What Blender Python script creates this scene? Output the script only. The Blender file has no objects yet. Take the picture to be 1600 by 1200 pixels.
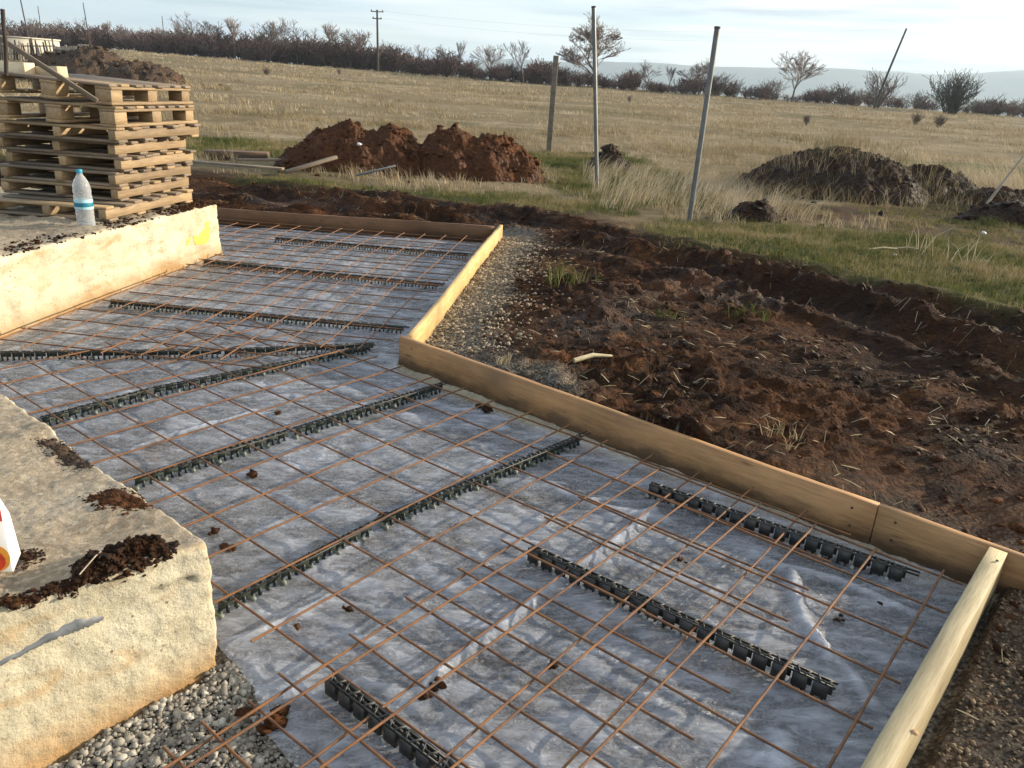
import bpy, math, random
import numpy as np
from mathutils import Vector, Matrix, noise as mnoise
random.seed(7); RNG = np.random.RandomState(11)
SC = bpy.context.scene
COL = SC.collection

# ------------------------------------------------------------------ camera, sky, sun, exposure
F, PITCH, ROLL, HC = 1215.0, 0.3605, 0.058, 1.40
FW = np.array([0, math.cos(PITCH), -math.sin(PITCH)])
UP0 = np.array([0, math.sin(PITCH), math.cos(PITCH)]); RT0 = np.array([1.0, 0, 0])
RT = RT0*math.cos(ROLL) + UP0*math.sin(ROLL)
UP = UP0*math.cos(ROLL) - RT0*math.sin(ROLL)
cam = bpy.data.cameras.new('camera'); cam_o = bpy.data.objects.new('camera', cam); COL.objects.link(cam_o)
cam.sensor_width = 36.0; cam.lens = 36.0*F/1600.0; cam.clip_start = 0.05; cam.clip_end = 9000
M = Matrix.Identity(4)
for i in range(3):
    M[i][0] = RT[i]; M[i][1] = UP[i]; M[i][2] = -FW[i]
M[2][3] = HC
cam_o.matrix_world = M
SC.camera = cam_o

SUN_EL, SUN_AZ = math.radians(15.5), math.radians(17.5)   # azimuth counted from +X towards +Y
SUN_DIR = Vector((math.cos(SUN_EL)*math.cos(SUN_AZ), math.cos(SUN_EL)*math.sin(SUN_AZ), math.sin(SUN_EL)))
sun = bpy.data.lights.new('sun', 'SUN'); sun.energy = 5.0; sun.angle = math.radians(0.6); sun.color = (1.0, 0.86, 0.66)
sun_o = bpy.data.objects.new('sun', sun); COL.objects.link(sun_o)
sun_o.rotation_euler = SUN_DIR.to_track_quat('Z', 'Y').to_euler()

W = bpy.data.worlds.new('World'); SC.world = W; W.use_nodes = True
nt = W.node_tree; nt.nodes.clear()
def wn(t, **k):
    n = nt.nodes.new(t)
    for a, b in k.items(): setattr(n, a, b)
    return n
out = wn('ShaderNodeOutputWorld')
sky = wn('ShaderNodeTexSky'); sky.sky_type = 'NISHITA'; sky.sun_disc = False
sky.sun_elevation = SUN_EL; sky.sun_rotation = math.pi/2 - SUN_AZ
sky.altitude = 400; sky.air_density = 1.0; sky.dust_density = 1.2; sky.ozone_density = 1.5
bg = wn('ShaderNodeBackground'); bg.inputs[1].default_value = 0.13
nt.links.new(sky.outputs[0], bg.inputs[0])
cl = wn('ShaderNodeBackground'); cl.inputs[1].default_value = 0.68
tc = wn('ShaderNodeTexCoord')
mp = wn('ShaderNodeMapping'); mp.inputs['Scale'].default_value = (2.4, 2.4, 26.0); mp.inputs['Rotation'].default_value = (0.0, 0.058, 0.0)
nt.links.new(tc.outputs['Generated'], mp.inputs[0])
nz = wn('ShaderNodeTexNoise'); nz.inputs['Scale'].default_value = 1.6; nz.inputs['Detail'].default_value = 7; nz.inputs['Roughness'].default_value = 0.55
nt.links.new(mp.outputs[0], nz.inputs['Vector'])
rp = wn('ShaderNodeValToRGB'); rp.color_ramp.elements[0].position = 0.40; rp.color_ramp.elements[1].position = 0.60
rp.color_ramp.elements[0].color = (0.55,)*3 + (1,); rp.color_ramp.elements[1].color = (0.93,)*3 + (1,)
sx = wn('ShaderNodeSeparateXYZ'); nt.links.new(tc.outputs['Generated'], sx.inputs[0])
ma = wn('ShaderNodeMath', operation='MULTIPLY_ADD'); ma.inputs[1].default_value = 0.16; nt.links.new(sx.outputs[0], ma.inputs[0]); nt.links.new(nz.outputs[0], ma.inputs[2])
nt.links.new(ma.outputs[0], rp.inputs[0])
# thin grey cloud bars
mp2 = wn('ShaderNodeMapping'); mp2.inputs['Scale'].default_value = (3.4, 3.4, 60.0); mp2.inputs['Location'].default_value = (4.2, 1.3, 0.7); mp2.inputs['Rotation'].default_value = (0.0, 0.058, 0.0)
nt.links.new(tc.outputs['Generated'], mp2.inputs[0])
nz2 = wn('ShaderNodeTexNoise'); nz2.inputs['Scale'].default_value = 1.3; nz2.inputs['Detail'].default_value = 5
nt.links.new(mp2.outputs[0], nz2.inputs['Vector'])
rp2 = wn('ShaderNodeValToRGB'); rp2.color_ramp.elements[0].position = 0.48; rp2.color_ramp.elements[1].position = 0.66
rp2.color_ramp.elements[0].color = (1, 1, 1, 1); rp2.color_ramp.elements[1].color = (0.50, 0.55, 0.62, 1)
nt.links.new(nz2.outputs[0], rp2.inputs[0]); 
ma2 = wn('ShaderNodeMath', operation='MULTIPLY_ADD'); ma2.inputs[1].default_value = 0.30
mp3 = wn('ShaderNodeMapping'); mp3.inputs['Scale'].default_value = (2.0, 2.0, 30.0); mp3.inputs['Location'].default_value = (1.2, 7.3, 2.7); mp3.inputs['Rotation'].default_value = (0.0, 0.058, 0.0)
nt.links.new(tc.outputs['Generated'], mp3.inputs[0])
nz3 = wn('ShaderNodeTexNoise'); nz3.inputs['Scale'].default_value = 1.2; nz3.inputs['Detail'].default_value = 6; nt.links.new(mp3.outputs[0], nz3.inputs['Vector'])
sx3 = wn('ShaderNodeSeparateXYZ'); nt.links.new(tc.outputs['Generated'], sx3.inputs[0])
nt.links.new(sx3.outputs[0], ma2.inputs[0]); nt.links.new(nz3.outputs[0], ma2.inputs[2])
rp3 = wn('ShaderNodeValToRGB'); rp3.color_ramp.elements[0].position = 0.26; rp3.color_ramp.elements[1].position = 0.54
rp3.color_ramp.elements[0].color = (0.50, 0.67, 0.87, 1); rp3.color_ramp.elements[1].color = (0.97, 0.985, 0.97, 1)
nt.links.new(ma2.outputs[0], rp3.inputs[0])
mc = wn('ShaderNodeMix', data_type='RGBA', blend_type='MULTIPLY'); mc.inputs[0].default_value = 1.0
nt.links.new(rp3.outputs[0], mc.inputs[6]); nt.links.new(rp2.outputs[0], mc.inputs[7]); nt.links.new(mc.outputs[2], cl.inputs[0])
mx = wn('ShaderNodeMixShader')
nt.links.new(rp.outputs[0], mx.inputs[0]); nt.links.new(bg.outputs[0], mx.inputs[1]); nt.links.new(cl.outputs[0], mx.inputs[2])
nt.links.new(mx.outputs[0], out.inputs[0])

SC.view_settings.view_transform = 'Standard'; SC.view_settings.look = 'None'
SC.view_settings.exposure = 0.92; SC.view_settings.gamma = 1.0; SC.view_settings.use_curve_mapping = False
SC.render.engine = 'CYCLES'
try:
    SC.cycles.use_denoising = True; SC.cycles.denoiser = 'OPENIMAGEDENOISE'; SC.cycles.denoising_input_passes = 'RGB_ALBEDO_NORMAL'; SC.cycles.denoising_prefilter = 'ACCURATE'
    SC.cycles.max_bounces = 8; SC.cycles.transparent_max_bounces = 12; SC.cycles.volume_bounces = 0
    SC.cycles.use_adaptive_sampling = False
    SC.cycles.sample_clamp_indirect = 5.0; SC.cycles.sample_clamp_direct = 12.0
except Exception: pass

# ------------------------------------------------------------------ helpers
def ray(px, py):
    return FW + RT*(px-800)/F + UP*(600-py)/F
def at(px, py, z=0.0):
    """where the line of sight through a photo pixel meets the level z"""
    d = ray(px, py); t = (z-HC)/d[2]
    return np.array([d[0]*t, d[1]*t, z])
def atY(px, py, Y):
    d = ray(px, py); t = Y/d[1]
    return np.array([d[0]*t, Y, HC+d[2]*t])

def _perm(seed):
    p = np.random.RandomState(seed).permutation(256); return np.concatenate([p, p, p])
_PERMS = {}
def perlin(x, y, seed=0):
    if seed not in _PERMS: _PERMS[seed] = _perm(seed)
    p = _PERMS[seed]
    x = np.asarray(x, float); y = np.asarray(y, float)
    xi = np.floor(x).astype(np.int64); yi = np.floor(y).astype(np.int64)
    xf = x-xi; yf = y-yi; xi &= 255; yi &= 255
    u = xf*xf*xf*(xf*(xf*6-15)+10); v = yf*yf*yf*(yf*(yf*6-15)+10)
    def gr(h, a, b):
        th = h*(2*math.pi/256.0); return np.cos(th)*a + np.sin(th)*b
    n00 = gr(p[p[xi]+yi], xf, yf); n10 = gr(p[p[xi+1]+yi], xf-1, yf)
    n01 = gr(p[p[xi]+yi+1], xf, yf-1); n11 = gr(p[p[xi+1]+yi+1], xf-1, yf-1)
    return ((n00*(1-u)+n10*u)*(1-v) + (n01*(1-u)+n11*u)*v)*1.5
def fbm(x, y, scale, octv=4, seed=0, gain=0.5, ridged=False):
    s = 0.0; a = 1.0; f = 1.0/scale; tot = 0
    for i in range(octv):
        n = perlin(np.asarray(x)*f+13.7*i, np.asarray(y)*f-7.3*i, seed+i)
        if ridged: n = 1-2*np.abs(n)
        s = s+a*n; tot += a; a *= gain; f *= 2.03
    return s/tot
def worley(x, y, cell, seed):
    """distance to the nearest jittered point (in cells) and that point's random value"""
    if seed not in _PERMS: _PERMS[seed] = _perm(seed)
    p = _PERMS[seed]; x = np.asarray(x)/cell; y = np.asarray(y)/cell
    xi = np.floor(x).astype(np.int64); yi = np.floor(y).astype(np.int64); best = np.full(x.shape, 9.0); val = np.zeros(x.shape)
    for i in (-1, 0, 1):
        for j in (-1, 0, 1):
            a = p[p[(xi+i) & 255]+((yi+j) & 255)]; b = p[a+91]; c = p[b+37]
            d = np.hypot(xi+i+.5+(a/255-.5)*.9-x, yi+j+.5+(b/255-.5)*.9-y); k = d < best
            best = np.where(k, d, best); val = np.where(k, c/255.0, val)
    return best, val
def sstep(a, b, x):
    t = np.clip((x-a)/(b-a), 0, 1); return t*t*(3-2*t)
def seg_dist(x, y, p, q):
    px, py = p[:2]; dx, dy = q[0]-px, q[1]-py
    t = np.clip(((x-px)*dx+(y-py)*dy)/(dx*dx+dy*dy+1e-12), 0, 1)
    return np.hypot(x-px-t*dx, y-py-t*dy)
def line_dist(x, y, pts):
    d = None
    for a, b in zip(pts[:-1], pts[1:]):
        e = seg_dist(x, y, a, b); d = e if d is None else np.minimum(d, e)
    return d
def poly_sd(x, y, P):
    """signed distance to a polygon, negative inside"""
    x = np.asarray(x, float); y = np.asarray(y, float)
    ins = np.zeros(x.shape, bool); d = np.full(x.shape, 1e9)
    n = len(P)
    for i in range(n):
        a = P[i]; b = P[(i+1) % n]
        d = np.minimum(d, seg_dist(x, y, a, b))
        c = (a[1] > y) != (b[1] > y)
        with np.errstate(divide='ignore', invalid='ignore'):
            xx = (b[0]-a[0])*(y-a[1])/(b[1]-a[1]+1e-15)+a[0]
        ins ^= c & (x < xx)
    return np.where(ins, -d, d)

def mk(name, V, Fc, mat=None, parent=None, smooth=False, attrs=None, link=True, mats=None, fmat=None):
    V = np.asarray(V, np.float32); Fc = np.asarray(Fc, np.int32)
    me = bpy.data.meshes.new(name)
    me.vertices.add(len(V)); me.vertices.foreach_set('co', V.ravel())
    k = Fc.shape[1]
    me.loops.add(Fc.size); me.loops.foreach_set('vertex_index', Fc.ravel())
    me.polygons.add(len(Fc))
    me.polygons.foreach_set('loop_start', np.arange(0, Fc.size, k, dtype=np.int32))
    me.polygons.foreach_set('loop_total', np.full(len(Fc), k, np.int32))
    if smooth: me.polygons.foreach_set('use_smooth', np.ones(len(Fc), bool))
    if mats:
        for m in mats: me.materials.append(m)
        me.polygons.foreach_set('material_index', np.asarray(fmat, np.int32))
    elif mat: me.materials.append(mat)
    me.update(calc_edges=True)
    for a, v in (attrs or {}).items():
        at_ = me.attributes.new(a, 'FLOAT', 'POINT'); at_.data.foreach_set('value', np.asarray(v, np.float32).ravel())
    me.validate()
    o = bpy.data.objects.new(name, me)
    if link: COL.objects.link(o)
    if parent: o.parent = parent
    return o
def inst(name, mesh, parent=None, loc=(0, 0, 0), rot=(0, 0, 0), scale=(1, 1, 1), mat4=None):
    o = bpy.data.objects.new(name, mesh); COL.objects.link(o)
    if parent: o.parent = parent
    if mat4 is not None: o.matrix_local = mat4
    else: o.location = loc; o.rotation_euler = rot; o.scale = scale
    return o
def tag(o, label=None, cat=None, group=None, kind=None):
    if label: o['label'] = label
    if cat: o['category'] = cat
    if group: o['group'] = group
    if kind: o['kind'] = kind
    return o
def thing(name, label, cat, loc=(0, 0, 0), rotz=0, group=None):
    o = bpy.data.objects.new(name, None); COL.objects.link(o); o.empty_display_size = 0.1
    o.location = loc; o.rotation_euler = (0, 0, rotz)
    return tag(o, label, cat, group)
BOXF = np.array([[0, 3, 2, 1], [4, 5, 6, 7], [0, 1, 5, 4], [1, 2, 6, 5], [2, 3, 7, 6], [3, 0, 4, 7]])
def box_vf(x0, x1, y0, y1, z0, z1):
    return np.array([[x0, y0, z0], [x1, y0, z0], [x1, y1, z0], [x0, y1, z0], [x0, y0, z1], [x1, y0, z1], [x1, y1, z1], [x0, y1, z1]], float), BOXF
def join(parts):
    Vs, Fs, n = [], [], 0
    for V, Fc in parts:
        Vs.append(np.asarray(V, float)); Fs.append(np.asarray(Fc)+n); n += len(V)
    return np.concatenate(Vs), np.concatenate(Fs)
def bevel(o, w=0.004, seg=2):
    m = o.modifiers.new('edge', 'BEVEL'); m.width = w; m.segments = seg; m.limit_method = 'ANGLE'; return o
def tube(P, R, n=6, cap=True):
    P = np.asarray(P, float); m = len(P); R = np.broadcast_to(np.asarray(R, float), (m,))
    T = np.gradient(P, axis=0); T /= np.linalg.norm(T, axis=1)[:, None]+1e-12
    ref = np.array([0, 0, 1.0]) if abs(T[0][2]) < 0.9 else np.array([1.0, 0, 0])
    V = []; 
    for i in range(m):
        a = np.cross(T[i], ref); a /= np.linalg.norm(a)+1e-12; b = np.cross(T[i], a)
        for k in range(n):
            t = 2*math.pi*k/n; V.append(P[i]+R[i]*(math.cos(t)*a+math.sin(t)*b))
    Fc = []
    for i in range(m-1):
        for k in range(n):
            k2 = (k+1) % n; Fc.append([i*n+k, i*n+k2, (i+1)*n+k2, (i+1)*n+k])
    if cap:
        c0 = len(V); V.append(P[0]); V.append(P[-1])
        for k in range(n):
            k2 = (k+1) % n
            Fc.append([c0, k2, k, c0]); Fc.append([c0+1, (m-1)*n+k, (m-1)*n+k2, c0+1])
    return np.array(V), np.array(Fc)
def tube_obj(name, P, R, mat, parent=None, n=6):
    V, Fc = tube(P, R, n, cap=False)
    # closed ends as small cones so that every face stays a true quad
    return mk(name, V, Fc, mat, parent, smooth=True)
def lathe(prof, n=24):
    V = []; Fc = []
    for r, z in prof:
        for k in range(n):
            t = 2*math.pi*k/n; V.append((r*math.cos(t), r*math.sin(t), z))
    for i in range(len(prof)-1):
        for k in range(n):
            k2 = (k+1) % n; Fc.append([i*n+k, i*n+k2, (i+1)*n+k2, (i+1)*n+k])
    return np.array(V), np.array(Fc)
# small lumpy stone / clod template: jittered icosahedron
_ph = (1+5**0.5)/2
ICOV = np.array([(-1, _ph, 0), (1, _ph, 0), (-1, -_ph, 0), (1, -_ph, 0), (0, -1, _ph), (0, 1, _ph), (0, -1, -_ph), (0, 1, -_ph), (_ph, 0, -1), (_ph, 0, 1), (-_ph, 0, -1), (-_ph, 0, 1)], float)/1.902
ICOF = np.array([(0, 11, 5), (0, 5, 1), (0, 1, 7), (0, 7, 10), (0, 10, 11), (1, 5, 9), (5, 11, 4), (11, 10, 2), (10, 7, 6), (7, 1, 8), (3, 9, 4), (3, 4, 2), (3, 2, 6), (3, 6, 8), (3, 8, 9), (4, 9, 5), (2, 4, 11), (6, 2, 10), (8, 6, 7), (9, 8, 1)])
def lumps(pos, size, seed=0, flat=0.7, jit=0.28, tint=None):
    """many lumps as one vertex array: pos (n,3), size (n,)"""
    r = np.random.RandomState(seed); n = len(pos)
    V = ICOV[None]*(1+r.uniform(-jit, jit, (n, 12, 1)))
    V = V*np.stack([r.uniform(.75, 1.25, n), r.uniform(.75, 1.25, n), flat*r.uniform(.7, 1.2, n)], 1)[:, None, :]
    th = r.uniform(0, 6.28, n); c, s = np.cos(th)[:, None], np.sin(th)[:, None]
    X = V[..., 0]*c-V[..., 1]*s; Y = V[..., 0]*s+V[..., 1]*c
    V = np.stack([X, Y, V[..., 2]], 2)*size[:, None, None]+pos[:, None, :]
    Fc = ICOF[None]+(np.arange(n)*12)[:, None, None]
    t = np.repeat(r.uniform(0, 1, n) if tint is None else tint, 12)
    return V.reshape(-1, 3), Fc.reshape(-1, 3), t

# ------------------------------------------------------------------ materials
class MB:
    def __init__(s, name):
        s.m = bpy.data.materials.new(name); s.m.use_nodes = True; s.nt = s.m.node_tree
        s.p = s.nt.nodes['Principled BSDF']; s.o = s.nt.nodes['Material Output']
    def n(s, t, **k):
        n = s.nt.nodes.new(t)
        for a, b in k.items(): setattr(n, a, b)
        return n
    def l(s, a, b): s.nt.links.new(a, b)
    def coord(s, scale=(1, 1, 1), kind='Object'):
        if kind == 'Position':
            g = s.n('ShaderNodeNewGeometry').outputs['Position']
        else: g = s.n('ShaderNodeTexCoord').outputs[kind]
        m = s.n('ShaderNodeMapping'); m.inputs['Scale'].default_value = scale; s.l(g, m.inputs[0]); return m.outputs[0]
    def noise(s, vec, scale, detail=5, rough=0.55, dist=0.0):
        n = s.n('ShaderNodeTexNoise'); n.inputs['Scale'].default_value = scale; n.inputs['Detail'].default_value = detail
        n.inputs['Roughness'].default_value = rough; n.inputs['Distortion'].default_value = dist
        s.l(vec, n.inputs['Vector']); return n.outputs[0]
    def voro(s, vec, scale, feat='F1', out='Distance'):
        n = s.n('ShaderNodeTexVoronoi'); n.inputs['Scale'].default_value = scale; n.feature = feat; s.l(vec, n.inputs['Vector']); return n.outputs[out]
    def ramp(s, fac, stops):
        r = s.n('ShaderNodeValToRGB'); e = r.color_ramp.elements
        while len(e) < len(stops): e.new(0.5)
        for i, (p, c) in enumerate(stops):
            e[i].position = p; e[i].color = (*c, 1) if len(c) == 3 else c
        s.l(fac, r.inputs[0]); return r.outputs[0]
    def mix(s, fac, a, b, mode='MIX'):
        n = s.n('ShaderNodeMix', data_type='RGBA', blend_type=mode)
        for sock, v in ((n.inputs[0], fac), (n.inputs[6], a), (n.inputs[7], b)):
            if hasattr(v, 'links') or hasattr(v, 'is_linked'): s.l(v, sock)
            elif isinstance(v, (int, float)): sock.default_value = v
            else: sock.default_value = (*v, 1)
        return n.outputs[2]
    def math(s, op, a, b=None, clamp=False):
        n = s.n('ShaderNodeMath', operation=op, use_clamp=clamp)
        for i, v in enumerate((a, b)):
            if v is None: continue
            if isinstance(v, (int, float)): n.inputs[i].default_value = v
            else: s.l(v, n.inputs[i])
        return n.outputs[0]
    def attr(s, name):
        n = s.n('ShaderNodeAttribute'); n.attribute_name = name; return n.outputs['Fac']
    def bump(s, h, strength=0.5, dist=0.01, to=None, chain=None):
        b = s.n('ShaderNodeBump'); b.inputs['Strength'].default_value = strength; b.inputs['Distance'].default_value = dist
        s.l(h, b.inputs['Height'])
        if chain: s.l(chain, b.inputs['Normal'])
        s.l(b.outputs[0], (to or s.p).inputs['Normal']); return b.outputs[0]
    def col(s, v):
        if isinstance(v, tuple): s.p.inputs['Base Color'].default_value = (*v, 1)
        else: s.l(v, s.p.inputs['Base Color'])
    def rough(s, v):
        if isinstance(v, (int, float)): s.p.inputs['Roughness'].default_value = v
        else: s.l(v, s.p.inputs['Roughness'])

def wood(name, light, dark, rough=0.7, scale=1.0, stain=None, mud=False):
    b = MB(name); c = b.coord((1.2*scale, 16*scale, 16*scale))
    oi = b.n('ShaderNodeObjectInfo').outputs['Random']
    ad = b.n('ShaderNodeVectorMath', operation='ADD'); b.l(c, ad.inputs[0])
    cmb = b.n('ShaderNodeCombineXYZ'); m10 = b.math('MULTIPLY', oi, 37.0)
    for i in range(3): b.l(m10, cmb.inputs[i])
    b.l(cmb.outputs[0], ad.inputs[1])
    g = b.noise(ad.outputs[0], 3.0, 6, 0.6, 0.8)
    big = b.noise(b.coord((1, 1, 1)), 2.3, 4)
    col = b.ramp(g, [(0.3, dark), (0.62, light)])
    col = b.mix(b.ramp(big, [(0.40, (0, 0, 0)), (0.75, (0.75,)*3)]), col, stain or tuple(x*0.45 for x in dark))
    fine = b.noise(b.coord((4*scale, 90*scale, 90*scale)), 3.0, 4, 0.6); col = b.mix(b.ramp(fine, [(0.45, (0,)*3), (0.68, (0.5,)*3)]), col, tuple(x*0.5 for x in dark))
    spot = b.voro(b.coord((1.6, 7, 7)), 2.2); col = b.mix(b.ramp(spot, [(0.06, (0.75,)*3), (0.13, (0,)*3)]), col, tuple(x*0.35 for x in dark))
    if mud:
        sz_ = b.n('ShaderNodeSeparateXYZ'); b.l(b.n('ShaderNodeTexCoord').outputs['Object'], sz_.inputs[0])
        mz = b.math('ADD', b.math('MULTIPLY', sz_.outputs[2], -7.0), b.math('MULTIPLY', b.noise(b.coord((3, 9, 9)), 2.5, 6, 0.7), 1.5))
        col = b.mix(b.ramp(mz, [(0.22, (0,)*3), (0.62, (0.8,)*3)]), col, (0.085, 0.055, 0.034))
    hs = b.n('ShaderNodeHueSaturation'); b.l(col, hs.inputs['Color'])
    v = b.math('ADD', b.math('MULTIPLY', oi, 0.5), 0.75); b.l(v, hs.inputs['Value'])
    b.col(hs.outputs[0]); b.rough(rough); b.bump(g, 0.35, 0.003); return b.m
PINE = wood('fresh_pine', (0.66, 0.46, 0.20), (0.48, 0.30, 0.11))
LATHW = wood('pale_pine', (0.60, 0.50, 0.30), (0.42, 0.33, 0.18), stain=(0.32, 0.25, 0.14))
BOARDW = wood('brown_board', (0.46, 0.255, 0.105), (0.33, 0.165, 0.062), stain=(0.12, 0.07, 0.035), mud=True)
BACKW = wood('dark_board', (0.25, 0.13, 0.06), (0.17, 0.085, 0.04), mud=True)
PALW = wood('pallet_wood', (0.41, 0.29, 0.155), (0.25, 0.165, 0.085), stain=(0.17, 0.115, 0.07))
PALG = wood('grey_pallet_wood', (0.25, 0.19, 0.13), (0.15, 0.11, 0.073), stain=(0.10, 0.08, 0.06))
TIMW = wood('cream_timber', (0.78, 0.66, 0.45), (0.66, 0.52, 0.32))
STICKW = wood('dry_stick', (0.45, 0.38, 0.29), (0.28, 0.22, 0.15))

def soil_nodes(b, c):
    n1 = b.noise(c, 2.2, 8, 0.62); n2 = b.noise(c, 11.0, 6, 0.65); n3 = b.noise(c, 0.55, 3)
    col = b.ramp(n1, [(0.30, (0.008, 0.0035, 0.002)), (0.46, (0.028, 0.0105, 0.004)), (0.58, (0.105, 0.036, 0.010)), (0.74, (0.23, 0.098, 0.033))])
    col = b.mix(b.ramp(n2, [(0.40, (0,)*3), (0.70, (0.7,)*3)]), col, (0.048, 0.021, 0.009))
    n5 = b.noise(b.coord((1, 1.7, 1), 'Position'), 7.0, 7, 0.7, 0.8); col = b.mix(b.ramp(n5, [(0.52, (0,)*3), (0.66, (0.6,)*3)]), col, (0.27, 0.120, 0.044))
    n6 = b.noise(c, 75.0, 4, 0.75); col = b.mix(b.ramp(n6, [(0.50, (0,)*3), (0.62, (0.7,)*3)]), col, (0.012, 0.007, 0.004))
    n7 = b.noise(c, 120.0, 3, 0.7); col = b.mix(b.ramp(n7, [(0.60, (0,)*3), (0.72, (0.45,)*3)]), col, (0.26, 0.15, 0.075))
    col = b.mix(b.ramp(n3, [(0.42, (0,)*3), (0.62, (0.7,)*3)]), col, (0.024, 0.0115, 0.006))
    return col, n1, n2
def soil_mat(name, tintc=None, amt=0.0):
    b = MB(name); c = b.coord((1, 1, 1), 'Position'); col, n1, n2 = soil_nodes(b, c)
    if tintc: col = b.mix(amt, col, tintc)
    b.p.inputs['Specular IOR Level'].default_value = 0.16
    b.col(col); b.rough(b.ramp(n1, [(0.4, (0.6,)*3), (0.6, (0.9,)*3)]))
    f = b.noise(c, 38.0, 6, 0.7); k_ = b.bump(f, 0.9, 0.02); b.bump(b.math('SUBTRACT', 1.0, b.voro(c, 17.0)), 0.8, 0.04, chain=k_); return b.m
SOIL = soil_mat('soil')
SOILRED = soil_mat('red_soil', (0.115, 0.042, 0.014), 0.45)
SOILDK = soil_mat('dark_soil', (0.020, 0.015, 0.011), 0.6)
RUBBLE = soil_mat('rubble_soil', (0.10, 0.075, 0.055), 0.6)

def ground_mat():
    b = MB('ground'); c = b.coord((1, 1, 1), 'Position')
    soil, n1, n2 = soil_nodes(b, c)
    ns = b.noise(c, 0.9, 7, 0.62); nf = b.noise(c, 9.0, 6, 0.65)
    cs = b.coord((0.25, 1.0, 1.0), 'Position'); nb = b.noise(cs, 0.16, 5, 0.6)
    straw = b.ramp(ns, [(0.30, (0.14, 0.104, 0.058)), (0.5, (0.26, 0.202, 0.120)), (0.68, (0.40, 0.325, 0.212))])
    straw = b.mix(b.ramp(nb, [(0.40, (0,)*3), (0.60, (0.85,)*3)]), straw, (0.175, 0.132, 0.068))
    straw = b.mix(b.ramp(nf, [(0.42, (0,)*3), (0.68, (0.7,)*3)]), straw, (0.10, 0.075, 0.04))
    grass = b.ramp(nf, [(0.32, (0.035, 0.040, 0.012)), (0.52, (0.085, 0.090, 0.022)), (0.72, (0.17, 0.135, 0.055))])
    gw = b.n('ShaderNodeVectorMath', operation='ADD'); gn = b.n('ShaderNodeTexNoise'); gn.inputs['Scale'].default_value = 40; gn.inputs['Detail'].default_value = 3; b.l(c, gn.inputs['Vector'])
    gs = b.n('ShaderNodeVectorMath', operation='SCALE'); b.l(gn.outputs['Color'], gs.inputs[0]); gs.inputs['Scale'].default_value = 0.022; b.l(c, gw.inputs[0]); b.l(gs.outputs[0], gw.inputs[1]); gw = gw.outputs[0]
    gv = b.voro(gw, 80.0, 'F1', 'Color'); gd = b.voro(gw, 80.0)
    sep = b.n('ShaderNodeSeparateColor'); b.l(gv, sep.inputs[0])
    grav = b.ramp(sep.outputs[0], [(0.0, (0.12, 0.100, 0.076)), (0.5, (0.25, 0.212, 0.160)), (1.0, (0.40, 0.350, 0.275))])
    gm = b.noise(c, 5.0, 5, 0.6); grav = b.mix(b.ramp(gm, [(0.42, (0,)*3), (0.66, (0.6,)*3)]), grav, (0.30, 0.28, 0.245))
    grav = b.mix(b.ramp(gd, [(0.25, (0,)*3), (0.75, (0.9,)*3)]), grav, (0.04, 0.036, 0.03))
    sand = b.ramp(nf, [(0.3, (0.50, 0.42, 0.29)), (0.7, (0.74, 0.66, 0.50))])
    valley = (0.10, 0.11, 0.08)
    col = b.mix(b.attr('straw'), soil, straw); col = b.mix(b.attr('grass'), col, grass)
    col = b.mix(b.attr('gravel'), col, grav); col = b.mix(b.attr('sand'), col, sand)
    b.col(col)
    wet = b.attr('wet'); b.p.inputs['Specular IOR Level'].default_value = 0.16
    r = b.math('SUBTRACT', 0.92, b.math('MULTIPLY', wet, 0.42)); b.rough(r)
    h = b.noise(c, 26.0, 8, 0.78); k1 = b.bump(h, 0.9, 0.03)
    dv = b.n('ShaderNodeVectorMath', operation='ADD'); b.l(c, dv.inputs[0]); dn_ = b.n('ShaderNodeTexNoise'); dn_.inputs['Scale'].default_value = 14; dn_.inputs['Detail'].default_value = 4; b.l(c, dn_.inputs['Vector'])
    ds_ = b.n('ShaderNodeVectorMath', operation='SCALE'); b.l(dn_.outputs['Color'], ds_.inputs[0]); ds_.inputs['Scale'].default_value = 0.07; b.l(ds_.outputs[0], dv.inputs[1])
    cv = b.math('ADD', b.voro(dv.outputs[0], 34.0), b.math('MULTIPLY', b.voro(dv.outputs[0], 80.0), 0.5))
    soilm = b.math('MULTIPLY', b.math('SUBTRACT', 1.0, b.attr('straw')), b.math('SUBTRACT', 1.0, b.attr('gravel'))); k1 = b.bump(b.math('MULTIPLY', b.math('SUBTRACT', 1.2, cv), soilm), 0.9, 0.022, chain=k1)
    hv = b.math('MULTIPLY', b.math('SUBTRACT', 1.0, gd), b.attr('gravel'))
    b.bump(hv, 0.7, 0.012, chain=k1)
    return b.m
GROUND = ground_mat()

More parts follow.
